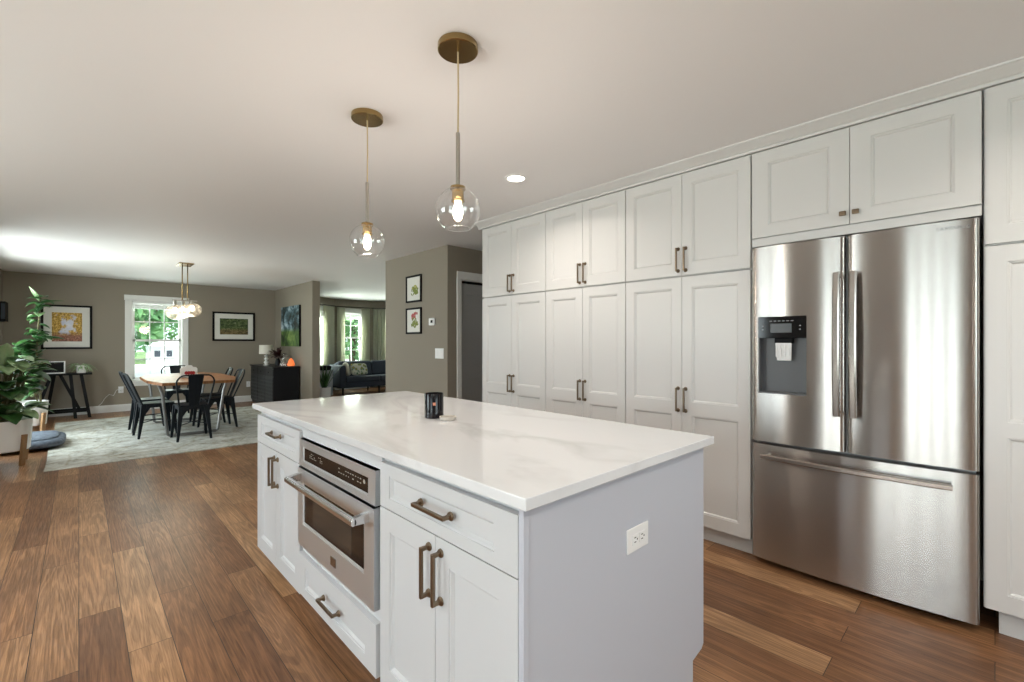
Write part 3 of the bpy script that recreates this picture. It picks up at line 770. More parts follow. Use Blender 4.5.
# ------------------------------------------------------------------ pendants
def pendant(x, y, label):
    t = thing('pendant_light', label, 'pendant light', (x, y, 2.44), 'glass globe pendants over the island')
    MB().lathe([(.001, 2.4395), (.078, 2.4395), (.079, 2.437), (.079, 2.416), (.076, 2.413), (.001, 2.413)], (x, y, 0), 36).build('canopy', 'brass', t)
    MB().tube([(x, y, 2.414), (x + .002, y, 2.25), (x, y, 2.08)], .0035, 8).build('cord', 'cord', t)
    MB().lathe([(.001, 2.095), (.0075, 2.095), (.0085, 2.09), (.0085, 1.888), (.001, 1.888)], (x, y, 0), 14).build('rod', 'nickel', t)
    MB().lathe([(.001, 1.890), (.012, 1.889), (.029, 1.883), (.030, 1.872), (.023, 1.870), (.023, 1.832), (.026, 1.830), (.026, 1.824), (.001, 1.824)], (x, y, 0), 22).build('socket', 'brass', t)
    # globe open at the bottom
    r, zc_ = .088, 1.792; pf = []
    for i in range(23):
        th = .30 + (PI - .30 - .62) * i / 22; pf.append((r * math.sin(th), zc_ + r * math.cos(th)))
    pf.append((r * math.sin(PI - .60) * .97, zc_ - r * math.cos(.60) - .002))
    g = MB().lathe(pf, (x, y, 0), 36).build('glass_globe', 'globe', t)
    MB().lathe([(r * math.sin(.62), zc_ - r * math.cos(.62)), (r * math.sin(.62) + .001, zc_ - r * math.cos(.62) - .003), (r * math.sin(.62) - .003, zc_ - r * math.cos(.62) - .002)], (x, y, 0), 36).build('rim', 'globe', g)
    b = MB().lathe([(.012, 1.826), (.013, 1.815), (.019, 1.795), (.0195, 1.775), (.015, 1.757), (.006, 1.748), (.0005, 1.746)], (x, y, 0), 18)
    b.build('bulb', 'bulb', t)
    l = bpy.data.lights.new('pendant_lamp', 'POINT'); l.energy = 5.5; l.color = (1, .85, .72); l.shadow_soft_size = .02
    lo = bpy.data.objects.new('pendant_lamp', l); COL.objects.link(lo); lo.location = (x, y, 1.735)
pendant(1.083, 1.453, 'clear glass globe pendant with brass canopy hanging nearer over the island')
pendant(1.078, 2.222, 'clear glass globe pendant with brass canopy hanging farther over the island, dining side')

# recessed lights (one in view, the rest of the kitchen's row is behind and beside the camera)
def downlight(x, y, label, e=20):
    t = thing('recessed_light', label, 'ceiling light', (x, y, 2.44), None)
    MB().lathe([(.080, 2.4395), (.082, 2.436), (.062, 2.433), (.060, 2.438)], (x, y, 0), 32).build('trim_ring', 'plastic', t)
    MB().lathe([(.0005, 2.4365), (.061, 2.4365)], (x, y, 0), 32).build('lens', 'lens', t)
    l = bpy.data.lights.new('downlight_lamp', 'AREA'); l.shape = 'DISK'; l.size = .12; l.energy = e; l.color = (1, .92, .82); l.spread = 2.6
    lo = bpy.data.objects.new('downlight_lamp', l); COL.objects.link(lo); lo.location = (x, y, 2.430); return t
downlight(2.256, 2.341, 'small round recessed ceiling light in front of the upper cabinets', 6)
for x, y in ((2.2, -.6), (.6, -.9), (-1.1, .4), (-1.3, 2.4), (-1.3, 4.4), (-1.1, -1.3)): downlight(x, y, 'round recessed kitchen ceiling light outside the picture', 8)['group'] = 'kitchen ceiling lights outside the picture'

# ------------------------------------------------------------------ dining chandelier
x, y = 1.15, 8.31
t = thing('chandelier', 'hammered glass chandelier on two thin rods over the dining table', 'chandelier', (x, y, 2.44))
MB().box(x - .09, x + .09, y - .17, y + .17, 2.425, 2.4395).build('canopy', 'brass', t, bevel=.003)
for s in (-1, 1): MB().tube([(x + s * .033, y, 2.427), (x + s * .033, y, 1.90)], .0075, 8).build('rod', 'brass', t)
MB().box(x - .15, x + .15, y - .012, y + .012, 1.885, 1.905).build('bar', 'nickel', t, bevel=.002)
for dx_, dy_, zz in ((-.125, -.04, 1.712), (-.02, .08, 1.735), (.085, -.03, 1.757)):
    MB().lathe([(.001, 1.90), (.022, 1.897), (.026, zz + .12), (.020, zz + .085), (.001, zz + .085)], (x + dx_, y + dy_ * .3, 0), 16).build('socket', 'nickel', t)
    MB().ball((x + dx_, y + dy_, zz), .122, 28, 18, (1, 1.0, .86)).build('glass_globe', 'hammered', t)
    MB().ball((x + dx_, y + dy_, zz + .03), .030, 14, 10, (1, 1, 1.4)).build('bulb', 'bulb', t)
l = bpy.data.lights.new('chandelier_lamp', 'POINT'); l.energy = 10; l.color = (1, .80, .55); l.shadow_soft_size = .1
lo = bpy.data.objects.new('chandelier_lamp', l); COL.objects.link(lo); lo.location = (x, y, 1.58)

# ------------------------------------------------------------------ rug and dining table
def rug():
    mb = MB(); nx, ny = 40, 50; x0, x1, y0, y1 = -.255, 2.55, 6.42, 10.15; vs = []
    for j in range(ny + 1):
        for i in range(nx + 1):
            xx = x0 + (x1 - x0) * i / nx; yy = y0 + (y1 - y0) * j / ny
            vs.append((xx + .008 * math.sin(yy * 3), yy + .008 * math.sin(xx * 4), .011))
    top = len(vs); vs += [(a, b, .001) for a, b, _ in vs]; W_ = nx + 1; fs = []
    for j in range(ny):
        for i in range(nx): k = j * W_ + i; fs.append((k, k + 1, k + W_ + 1, k + W_)); 
    for i in range(nx): fs.append((i, top + i, top + i + 1, i + 1)); k = ny * W_ + i; fs.append((k, k + 1, top + k + 1, top + k))
    for j in range(ny): k = j * W_; fs.append((k, k + W_, top + k + W_, top + k)); k += nx; fs.append((k, top + k, top + k + W_, k + W_))
    mb.add(vs, fs); return mb.build('area_rug', 'rug')
tag(rug(), 'pale distressed grey and beige area rug under the dining table', 'rug')

t = thing('dining_table', 'wooden plank dining table with clipped corners and steel trapezoid legs', 'table', (1.18, 8.3, .012))
top = [(.76, 7.20), (1.56, 7.20), (1.71, 7.85), (1.71, 8.80), (1.58, 9.40), (.80, 9.40), (.66, 8.80), (.66, 7.80)]
MB().prism(top, 'z', .722, .760).build('tabletop', 'tablewood', t, bevel=.004)
for yy in (7.56, 9.0):
    s = 1 if yy < 8 else -1
    pts = [(.76, yy - .02 * s, .716), (.80, yy, .60), (.855, yy, .045), (.875, yy, .032), (1.40, yy, .032), (1.425, yy, .045), (1.50, yy, .60), (1.53, yy - .02 * s, .716)]
    q = MB(); 
    for a, b in zip(pts, pts[1:]): pass
    q.tube(pts, .019, 8); q.box(.72, 1.58, yy - .03, yy + .03, .712, .722)
    q.build('leg', 'greymetal', t)

# napkin holder card on the table
t = thing('napkin_holder', 'white scalloped napkin holder with red pattern on the dining table', 'napkin holder', (1.16, 8.05, .7605))
def card(x): return [(-.10 + x, 0), (.10 + x, 0), (.10 + x, .13), (.085 + x, .15), (.05 + x, .155), (.03 + x, .18), (-.03 + x, .18), (-.05 + x, .155), (-.085 + x, .15), (-.10 + x, .13)]
for yy in (8.02, 8.08): MB().prism([(1.16 + a, .7605 + b) for a, b in card(0)], 'y', yy, yy + .006).build('side_plate', 'white_ceramic', t)
MB().box(1.06, 1.26, 8.02, 8.086, .7605, .766).build('base', 'white_ceramic', t)
q = MB()
for cx in (1.125, 1.155, 1.185, 1.21): q.ball((cx, 8.018, .832), .028, 10, 8, (.8, .15, .9))
q.build('red_motif', 'red', t)

# tolix style chair, prototype at the origin facing +x
def make_chair():
    t = thing('dining_chair', '', 'chair', (0, 0, 0), 'black metal dining chairs', local=True)
    S = .45
    # seat: rounded square, rear narrower
    half = [(.19, .0), (.19, .13), (.165, .172), (.12, .185), (-.13, .165), (-.165, .15), (-.18, .12)]
    poly = [(a, b) for a, b in half] + [(a, -b) for a, b in half[::-1] if b > 0]
    poly = poly[1:] if False else poly
    MB().prism(poly, 'z', S - .012, S).build('seat', 'blackmetal', t, bevel=.004, local=True)
    # legs
    corners = {(1, 1): ((.155, .155), (.205, .195)), (1, -1): ((.155, -.155), (.205, -.195)), (-1, 1): ((-.145, .135), (-.205, .18)), (-1, -1): ((-.145, -.135), (-.205, -.18))}
    for (sx, sy), (a, b) in corners.items():
        q = MB(); 
        def quad(c_, w, z): return [(c_[0] - w, c_[1] - w, z), (c_[0] + w, c_[1] - w, z), (c_[0] + w, c_[1] + w, z), (c_[0] - w, c_[1] + w, z)]
        m_ = ((a[0] * .55 + b[0] * .45), (a[1] * .55 + b[1] * .45))
        q.frustum(quad(a, .030, S - .012), quad(m_, .022, .24)); q.frustum(quad(m_, .022, .24), quad(b, .013, .0))
        # gussets
        q.add([(a[0], a[1] + sy * .016, S - .014), (a[0] - sx * .10, a[1] + sy * .010, S - .014), (a[0] + sx * .012, a[1] + sy * .022, .27)], [(0, 1, 2)])
        q.add([(a[0] + sx * .016, a[1], S - .014), (a[0] + sx * .010, a[1] - sy * .10, S - .014), (a[0] + sx * .020, a[1] + sy * .012, .27)], [(0, 1, 2)])
        q.build('leg', 'blackmetal', t, bevel=.004, local=True)
    # apron band
    q = MB()
    for s in (-1, 1): q.frustum([(-.15, s * .150, S - .055), (.15, s * .165, S - .055), (.15, s * .172, S - .055), (-.15, s * .157, S - .055)], [(-.15, s * .150, S - .012), (.15, s * .165, S - .012), (.15, s * .172, S - .012), (-.15, s * .157, S - .012)])
    q.box(.166, .173, -.16, .16, S - .055, S - .012); q.box(-.165, -.158, -.14, .14, S - .055, S - .012)
    q.build('apron', 'blackmetal', t, local=True)
    # cross brace
    MB().tube([(.185, .175, .20), (0, 0, .215), (-.18, -.16, .20)], .006, 6).tube([(.185, -.175, .20), (0, 0, .215), (-.18, .16, .20)], .006, 6).build('brace', 'blackmetal', t, local=True)
    # back loop
    pts = []
    def B(yy, z): return (-.165 - .155 * ((z - S) / .40), yy, z)
    for z in (S - .02, .52, .62, .72): pts.append(B(.158 + .045 * (z - S) / .3, z))
    for a in range(1, 7): th = a * PI / 2 / 7; pts.append(B(.115 + .088 * math.cos(th), .74 + .105 * math.sin(th)))
    pts.append(B(.09, .845)); pts.append(B(0, .848))
    full = pts + [(p[0], -p[1], p[2]) for p in pts[-2::-1]]
    MB().tube(full, .0105, 8).build('back_frame', 'blackmetal', t, local=True)
    q = MB(); n_ = 6; vs = []
    for i in range(n_ + 1):
        z = S - .02 + (.845 - S + .02) * i / n_; w = .052 + .032 * i / n_; bx = B(0, z)[0]
        vs += [(bx, -w, z), (bx - .012, 0, z), (bx, w, z), (bx + .004, w, z), (bx - .008, 0, z), (bx + .004, -w, z)]
    fs = [(6 * i + k, 6 * i + (k + 1) % 6, 6 * i + 6 + (k + 1) % 6, 6 * i + 6 + k) for i in range(n_) for k in range(6)] + [(0, 1, 2, 3, 4, 5), tuple(range(6 * n_, 6 * n_ + 6))]
    q.add(vs, fs, False); q.build('back_panel', 'blackmetal', t, local=True)
    return t
proto = make_chair()
spots = [((1.085, 7.30), PI / 2, 'black metal chair at the near end of the dining table, back to the camera'),
         ((.755, 7.86), .08, 'black metal chair on the window side left of the table, nearer of the two'),
         ((.74, 8.42), .05, 'black metal chair on the left of the table, farther of the two'),
         ((1.500, 7.95), PI + .05, 'black metal chair on the right of the table, nearer of the two'),
         ((1.470, 8.52), PI - .04, 'black metal chair on the right of the table, farther of the two'),
         ((1.245, 9.70), -PI / 2, 'black metal chair at the far end of the table, facing the camera')]
for k, ((a, b), rz, lb) in enumerate(spots):
    if k == 0: proto.location = (a, b, .0115); proto.rotation_euler = (0, 0, rz); proto['label'] = lb
    else: copy_thing(proto, (a, b, .0115), rz, lb)

# ------------------------------------------------------------------ pictures
def art_material(name, fn):
    m = mat(name, rough=.6); fn(m); return m
def art_park(m):
    tc = N(m, 'ShaderNodeTexCoord'); sp = N(m, 'ShaderNodeSeparateXYZ'); Lk(m, tc.outputs['Generated'], sp.inputs[0])
    v = tc.outputs['Generated']; n = noise(m, v, 16, 5, .7); nb = noise(m, v, 5, 3)
    fol = ramp(m, n, [(.36, (.12, .10, .03)), (.5, (.55, .30, .03)), (.62, (.85, .62, .20)), (.75, (.85, .82, .70))])
    sky = ramp(m, nb, [(.3, (.62, .64, .78)), (.7, (.85, .85, .90))])
    # centre glade mask
    dx = N(m, 'ShaderNodeMath', operation='SUBTRACT'); dx.inputs[1].default_value = .55; Lk(m, sp.outputs[0], dx.inputs[0])
    ab = N(m, 'ShaderNodeMath', operation='ABSOLUTE'); Lk(m, dx.outputs[0], ab.inputs[0])
    dz_ = N(m, 'ShaderNodeMath', operation='SUBTRACT'); dz_.inputs[1].default_value = .55; Lk(m, sp.outputs[2], dz_.inputs[0])
    az = N(m, 'ShaderNodeMath', operation='ABSOLUTE'); Lk(m, dz_.outputs[0], az.inputs[0])
    mxx = N(m, 'ShaderNodeMath', operation='MAXIMUM'); Lk(m, ab.outputs[0], mxx.inputs[0]); Lk(m, az.outputs[0], mxx.inputs[1])
    a2 = N(m, 'ShaderNodeMath', operation='ADD'); Lk(m, mxx.outputs[0], a2.inputs[0])
    n3 = N(m, 'ShaderNodeMath', operation='MULTIPLY'); n3.inputs[1].default_value = .9; Lk(m, nb, n3.inputs[0]); Lk(m, n3.outputs[0], a2.inputs[1])
    msk = ramp(m, a2.outputs[0], [(.60, (0, 0, 0)), (.72, (1, 1, 1))])
    c = mix(m, msk, sky, fol)
    gr = ramp(m, n, [(.35, (.10, .05, .04)), (.55, (.36, .14, .08)), (.7, (.62, .45, .38))])
    gm = ramp(m, sp.outputs[2], [(.18, (1, 1, 1)), (.34, (0, 0, 0))]); c = mix(m, gm, c, gr)
    Lk(m, c, bsdf(m).inputs['Base Color'])
def art_green(m):
    tc = N(m, 'ShaderNodeTexCoord'); sp = N(m, 'ShaderNodeSeparateXYZ'); Lk(m, tc.outputs['Generated'], sp.inputs[0]); v = tc.outputs['Generated']
    n = noise(m, v, 8, 6, .8, .5)
    a = ramp(m, n, [(.38, (.012, .02, .008)), (.52, (.07, .11, .03)), (.62, (.20, .24, .10)), (.74, (.50, .52, .48))])
    g = ramp(m, n, [(.38, (.03, .02, .01)), (.55, (.20, .15, .05)), (.7, (.33, .20, .16))])
    Lk(m, mix(m, ramp(m, sp.outputs[2], [(.22, (1, 1, 1)), (.42, (0, 0, 0))]), a, g), bsdf(m).inputs['Base Color'])
def art_forest(m):
    tc = N(m, 'ShaderNodeTexCoord'); sp = N(m, 'ShaderNodeSeparateXYZ'); Lk(m, tc.outputs['Generated'], sp.inputs[0]); v = tc.outputs['Generated']
    n = noise(m, v, 3.2, 5, .62, .5)
    a = ramp(m, n, [(.40, (.008, .014, .010)), (.5, (.05, .10, .12)), (.6, (.26, .36, .42)), (.72, (.55, .62, .66))])
    g = ramp(m, n, [(.38, (.01, .02, .006)), (.52, (.07, .14, .025)), (.68, (.20, .28, .07))])
    Lk(m, mix(m, ramp(m, sp.outputs[2], [(.36, (1, 1, 1)), (.46, (0, 0, 0))]), a, g), bsdf(m).inputs['Base Color'])
def framed_y(x0, x1, z0, z1, y, label, matw, art, fw=.03):
    t = thing('framed_picture', label, 'picture', ((x0 + x1) / 2, y, z0)); q = MB(); d = .025
    q.box(x0, x1, y - d, y - .001, z0, z0 + fw); q.box(x0, x1, y - d, y - .001, z1 - fw, z1); q.box(x0, x0 + fw, y - d, y - .001, z0, z1); q.box(x1 - fw, x1, y - d, y - .001, z0, z1)
    q.build('frame', 'black', t, bevel=.002)
    MB().box(x0 + fw, x1 - fw, y - .012, y - .002, z0 + fw, z1 - fw).build('mat_board', 'mat_board', t)
    MB().box(x0 + fw + matw[0], x1 - fw - matw[0], y - .0135, y - .012, z0 + fw + matw[1], z1 - fw - matw[1]).build('print', art, t)
    return t
framed_y(-.465, .172, 1.160, 1.920, 11.1, 'large framed autumn park print in black frame above the black desk', (.10, .10), art_material('autumn_print', art_park))
framed_y(2.0, 2.782, 1.306, 1.912, 11.1, 'black framed landscape print with wide white mat, right of the window', (.095, .10), art_material('woodland_print', art_green), .035)
# canvas on right wall
t = thing('canvas_painting', 'unframed tall forest canvas with blue and green on the right dining wall', 'picture', (3.2, 10.05, 1.2))
MB().box(3.158, 3.199, 9.46, 10.55, 1.195, 2.02).build('stretched_canvas', 'black', t)
MB().box(3.1565, 3.158, 9.46, 10.55, 1.195, 2.02).build('painted_face', art_material('forest_canvas', art_forest), t)
# botanical prints
def botanical(z0, z1, label, kind):
    y0, y1, x = 5.06, 5.43, 3.2; t = thing('framed_picture', label, 'picture', (x, 5.225, z0), 'small botanical prints on the hall wall'); q = MB(); fw = .022; d = .02
    q.box(x - d, x - .001, y0, y1, z0, z0 + fw); q.box(x - d, x - .001, y0, y1, z1 - fw, z1); q.box(x - d, x - .001, y0, y0 + fw, z0, z1); q.box(x - d, x - .001, y1 - fw, y1, z0, z1)
    q.build('frame', 'black', t, bevel=.002)
    MB().box(x - .010, x - .002, y0 + fw, y1 - fw, z0 + fw, z1 - fw).build('mat_board', 'mat_board', t)
    c_ = (5.225, (z0 + z1) / 2); random.seed(len(label)); xx = x - .0105
    def blob(mb, cy_, cz, ry, rz_, rot=0, k=12):
        P_ = [(cy_ + ry * math.cos(a) * math.cos(rot) - rz_ * math.sin(a) * math.sin(rot), cz + ry * math.cos(a) * math.sin(rot) + rz_ * math.sin(a) * math.cos(rot)) for a in [2 * PI * i / k for i in range(k)]]
        xo = .0002 * random.random(); mb.prism(P_, 'x', xx - xo, xx + .001)
    lf = MB()
    for i in range(26):
        a = random.random() * 2 * PI; r_ = random.random() * .085
        blob(lf, c_[0] + r_ * 1.1 * math.cos(a), c_[1] - .03 + r_ * .8 * math.sin(a), .008 + random.random() * .008, .022 + random.random() * .018, random.random() * 3)
    lf.build('painted_leaves', mat('print_olive', (.20, .24, .045), .7), t)
    if kind == 'flower':
        fl = MB()
        for i in range(14): blob(fl, c_[0] - .065 + random.random() * .13, c_[1] + .03 + random.random() * .07, .017, .02)
        fl.build('painted_flowers', mat('print_red', (.45, .09, .09), .7), t)
    else:
        fl = MB()
        for i in range(8): blob(fl, c_[0] - .05 + random.random() * .10, c_[1] + random.random() * .04, .012, .02, random.random())
        fl.build('painted_buds', mat('print_yellow', (.42, .40, .08), .7), t)
botanical(1.800, 2.150, 'upper of two small black framed botanical prints, green and yellow leaves', 'leaf')
botanical(1.385, 1.725, 'lower of two small black framed botanical prints, with red flowers', 'flower')
# thermostat, switch
t = thing('thermostat', 'small white square thermostat with black display on the hall wall', 'thermostat', (3.2, 4.785, 1.50))
MB().box(3.178, 3.199, 4.755, 4.875, 1.485, 1.575).build('housing', 'plastic', t, bevel=.006)
MB().box(3.176, 3.178, 4.785, 4.83, 1.515, 1.55).build('display', 'blackgloss', t)
t = thing('light_switch', 'white double light switch plate below the thermostat on the hall wall', 'light switch', (3.2, 4.635, 1.075))
MB().box(3.193, 3.199, 4.575, 4.755, 1.075, 1.20).build('switch_plate', 'plastic', t, bevel=.003)
for yy in (4.62, 4.71): MB().box(3.189, 3.193, yy - .02, yy + .02, 1.10, 1.175).build('rocker', 'plastic', t, bevel=.002)
# dark wall speaker at the far left
t = thing('wall_frame', 'dark box frame at the left picture edge on the dining left wall', 'picture', (-.9, 10.6, 1.5))
MB().box(-.899, -.815, 10.40, 10.78, 1.60, 1.90).build('box', 'black', t, bevel=.006)
MB().box(-.86, -.82, 10.396, 10.40, 1.63, 1.87).build('dark_print', 'darkpane', t)
# wall outlets of the dining back wall
o = outlet((.565, 11.1, .40), 'y', 'white power outlet with a hanging cord on the back wall, left of the window', False)
MB().tube([(.565, 11.085, .42), (.50, 11.06, .40), (.46, 11.07, .30), (.40, 11.07, .33), (.34, 11.07, .26), (.30, 11.06, .18), (.22, 11.04, .10)], .004, 6).build('cord', 'plastic', o)
MB().box(.535, .595, 11.055, 11.091, .40, .45).build('plug', 'plastic', o, bevel=.004)
outlet((2.66, 11.1, .375), 'y', 'white power outlet on the back wall beside the black credenza', False)

# ------------------------------------------------------------------ credenza and what stands on it
t = thing('credenza', 'black lacquered credenza with carved relief doors against the right dining wall', 'cabinet', (2.93, 10.12, 0))
y0, y1, x0, x1 = 9.46, 11.03, 2.69, 3.165
MB().box(x0 + .012, x1, y0 + .01, y1 - .01, .05, .775).build('cabinet_body', 'lacquer', t, bevel=.004)
MB().box(x0 - .015, x1 + .012, y0 - .015, y1 + .015, .775, .80).build('top', 'lacquer', t, bevel=.004)
MB().box(x0 + .02, x1 - .02, y0 + .03, y1 - .03, 0.0005, .05).build('plinth', 'lacquer', t)
random.seed(5)
for k in range(3):
    a = y0 + .02 + k * .512; b = a + .504
    dd = MB().box(x0, x0 + .012, a, b, .62, .76).build('drawer', 'lacquer', t, bevel=.003)
    MB().ball((x0 - .012, (a + b) / 2, .69), .013).build('knob', 'lacquer_pattern', dd)
    dd = MB().box(x0, x0 + .012, a, b, .07, .61).build('door', 'lacquer', t, bevel=.003)
    q = MB().box(x0 - .002, x0 + .001, a + .006, b - .006, .076, .604)
    for i in range(7):
        for j in range(7):
            cy_, cz = a + .036 + i * .072, .11 + j * .072
            q.prism([(cy_ + .030 * math.cos(u) * (1 if n_ % 2 else .5), cz + .030 * math.sin(u) * (1 if n_ % 2 else .5)) for n_, u in enumerate([2 * PI * w_ / 8 for w_ in range(8)])], 'x', x0 - .006, x0 + .001)
    q.build('carved_relief', 'lacquer_pattern', dd)
# lamp
t = thing('table_lamp', 'small table lamp with white drum shade and stacked ball base on the credenza', 'lamp', (2.83, 10.42, .8005))
MB().lathe([(.001, 0), (.055, 0), (.055, .012), (.02, .02), (.045, .05), (.048, .065), (.02, .095), (.018, .10), (.042, .125), (.044, .14), (.018, .165), (.015, .17), (.033, .19), (.033, .20), (.010, .22), (.010, .26), (.001, .26)], (2.83, 10.42, .8005), 20).build('lamp_base', 'white_ceramic', t)
MB().lathe([(.125, .235), (.135, .235), (.128, .42), (.118, .42), (.125, .235)], (2.83, 10.42, .8005), 28).build('lamp_shade', 'shade', t)
# burgundy flowers
t = thing('flower_vase', 'dark vase with burgundy leaves beside the small lamp on the credenza', 'plant', (2.93, 10.0, .8005))
MB().lathe([(.001, 0), (.04, 0), (.055, .05), (.045, .11), (.03, .14), (.034, .15)], (2.93, 10.0, .8005), 18).build('vase', 'lacquer', t)
def leafblade(mb, base, dirv, L, w, droop=.3, n=5, fold=.15):
    d = Vector(dirv).normalized(); side = d.cross(Vector((0, 0, 1)))
    side = side.normalized() if side.length > .05 else Vector((1, 0, 0)); nrm = side.cross(d); vs = []; p = Vector(base)
    for i in range(n + 1):
        t_ = i / n; ww = w * math.sin(PI * min(.999, max(.03, t_ ** .8))) ** .7 if 0 < i < n else w * .06
        dd = (d - Vector((0, 0, 1)) * droop * t_).normalized(); 
        if i: p = p + dd * L / n
        vs += [p - side * ww / 2 + nrm * fold * ww, p, p + side * ww / 2 + nrm * fold * ww]
    vs = [Vector((max(p_.x, -.872), p_.y, p_.z if p_.z > .76 or base[1] < 10.7 or base[0] > .5 else .76)) for p_ in vs]
    mb.add(vs, [f_ for i in range(n) for f_ in ((3 * i, 3 * i + 1, 3 * i + 4, 3 * i + 3), (3 * i + 1, 3 * i + 2, 3 * i + 5, 3 * i + 4))], True)
random.seed(11); q = MB()
for i in range(70):
    a = random.random() * 2 * PI; el = random.uniform(.1, 1.4)
    dv = (math.cos(a) * math.cos(el), math.sin(a) * math.cos(el), math.sin(el))
    r_ = random.uniform(.02, .17); leafblade(q, (2.93 + dv[0] * r_, 10.0 + dv[1] * r_, .96 + dv[2] * r_ * .8), dv, .10, .05, .6)
q.build('foliage', 'redleaf', t, solid=.001)
# decanter
t = thing('decanter', 'clear cut glass decanter between burgundy leaves and orange lamp', 'decanter', (2.95, 9.70, .8005))
MB().lathe([(.001, .002), (.07, .002), (.075, .02), (.07, .06), (.035, .12), (.018, .16), (.016, .19), (.024, .20)], (2.95, 9.70, .8005), 16, False).build('bottle', 'decanter', t)
MB().ball((2.95, 9.70, 1.03), .022, 10, 8).build('stopper', 'decanter', t)
# salt lamp
t = thing('salt_lamp', 'glowing orange salt rock lamp at the near end of the credenza', 'lamp', (3.04, 9.55, .8005))
random.seed(2); q = MB(); pr = [(.001, .012), (.062, .012), (.072, .04), (.060, .08), (.040, .12), (.016, .155), (.001, .165)]; n_ = 9; vs = []
for r_, z in pr:
    for j in range(n_): a = 2 * PI * j / n_; rr_ = r_ * random.uniform(.86, 1.14); vs.append((3.04 + rr_ * math.cos(a), 9.55 + rr_ * math.sin(a), .8005 + z))
q.add(vs, [(i * n_ + j, i * n_ + (j + 1) % n_, (i + 1) * n_ + (j + 1) % n_, (i + 1) * n_ + j) for i in range(len(pr) - 1) for j in range(n_)])
q.build('salt_crystal', 'salt', t); MB().cyl((3.04, 9.55, .8005), .06, 0, .012).build('base', 'legwood', t)

# ------------------------------------------------------------------ desk, laptop, small plant
t = thing('writing_desk', 'narrow black desk with splayed A-frame legs against the back wall', 'desk', (-.18, 10.78, 0))
MB().box(-.62, .165, 10.55, 11.0, .728, .752).build('desktop', 'black', t, bevel=.003)
def bar(mb, a, b, w=.022, d=.022):
    a, b = Vector(a), Vector(b); mb.frustum([(a.x - w, a.y - d, a.z), (a.x + w, a.y - d, a.z), (a.x + w, a.y + d, a.z), (a.x - w, a.y + d, a.z)], [(b.x - w, b.y - d, b.z), (b.x + w, b.y - d, b.z), (b.x + w, b.y + d, b.z), (b.x - w, b.y + d, b.z)]); return mb
for a, b in (((.03, 10.62, .728), (.135, 10.60, 0)), ((-.10, 10.62, .728), (-.04, 10.60, 0)), ((-.33, 10.62, .728), (-.54, 10.60, 0)), ((-.30, 10.90, .728), (-.40, 10.93, 0)), ((.03, 10.92, .728), (.135, 10.94, 0)), ((-.22, 10.64, .728), (.0, 10.66, .16))):
    bar(MB(), a, b).build('leg', 'black', t)
MB().box(-.52, .12, 10.585, 10.615, .10, .135).box(-.40, .12, 10.92, 10.95, .10, .135).build('stretcher', 'black', t)
t = thing('tablet_display', 'dark screen in a white frame leaning back on the black desk', 'display', (-.33, 10.72, .7525))
R_ = lambda u, w_, dd: (-.33 + u, 10.70 + w_ * .34 + dd * .94, .7525 + w_ * .94 - dd * .34 + .005)
def tb(u0, u1, w0, w1, d0, d1):
    return MB().frustum([R_(u0, w0, d0), R_(u1, w0, d0), R_(u1, w0, d1), R_(u0, w0, d1)], [R_(u0, w1, d0), R_(u1, w1, d0), R_(u1, w1, d1), R_(u0, w1, d1)])
tb(-.165, .165, 0, .215, 0, .012).build('frame', 'plastic', t, bevel=.003)
tb(-.148, .148, .018, .197, -.002, .0).build('screen', 'black', t)
tb(-.05, .05, .035, .12, .012, .06).build('stand', 'plastic', t)
t = thing('potted_plant', 'small trailing plant in a white pot at the right end of the desk', 'plant', (.03, 10.76, .7525))
MB().lathe([(.001, 0), (.06, 0), (.075, .13), (.07, .13), (.06, .10), (.001, .10)], (.03, 10.76, .7525), 20).build('pot', 'white_ceramic', t)
q = MB(); random.seed(8)
for i in range(46):
    a = random.random() * 2 * PI; leafblade(q, (.03, 10.76, .86), (math.cos(a), math.sin(a), random.uniform(.3, 1.5)), random.uniform(.14, .28), .018, random.uniform(1.2, 2.4), 6)
q.build('foliage', 'leafpale', t, solid=.001)

# ------------------------------------------------------------------ planters, plants, dog bed
def planter(cx, cy_, label, z0, R, plant):
    t = thing('potted_plant', label, 'plant', (cx, cy_, 0))
    MB().lathe([(.001, z0), (R * .86, z0), (R * .90, z0 + .01), (R * .985, .466), (R, .47), (R * .95, .468), (R * .93, .42), (.001, .42)], (cx, cy_, 0), 36).build('pot', 'white_ceramic', t)
    MB().lathe([(.001, .425), (R * .92, .425)], (cx, cy_, 0), 24).build('soil', 'soil', t)
    for k in range(4):
        a = PI / 4 + k * PI / 2; c_ = (cx + (R * .93) * math.cos(a), cy_ + (R * .93) * math.sin(a))
        q = MB(); u = Vector((math.cos(a), math.sin(a), 0)); s_ = Vector((-u.y, u.x, 0)); 
        def ring(z, off): return [Vector((*c_, z)) + u * (off + .018) + s_ * .02, Vector((*c_, z)) + u * (off + .018) - s_ * .02, Vector((*c_, z)) + u * (off - .012) - s_ * .02, Vector((*c_, z)) + u * (off - .012) + s_ * .02]
        q.frustum(ring(.0005, .0), ring(.32, .030)); q.build('leg', 'legwood', t, bevel=.003)
    q = MB(); q.tube([(cx + R * .85, cy_, z0 - .02), (cx - R * .85, cy_, z0 - .02)], .012, 6).tube([(cx, cy_ + R * .85, z0 - .02), (cx, cy_ - R * .85, z0 - .02)], .012, 6); q.build('cross_brace', 'legwood', t)
    plant(t, cx, cy_)
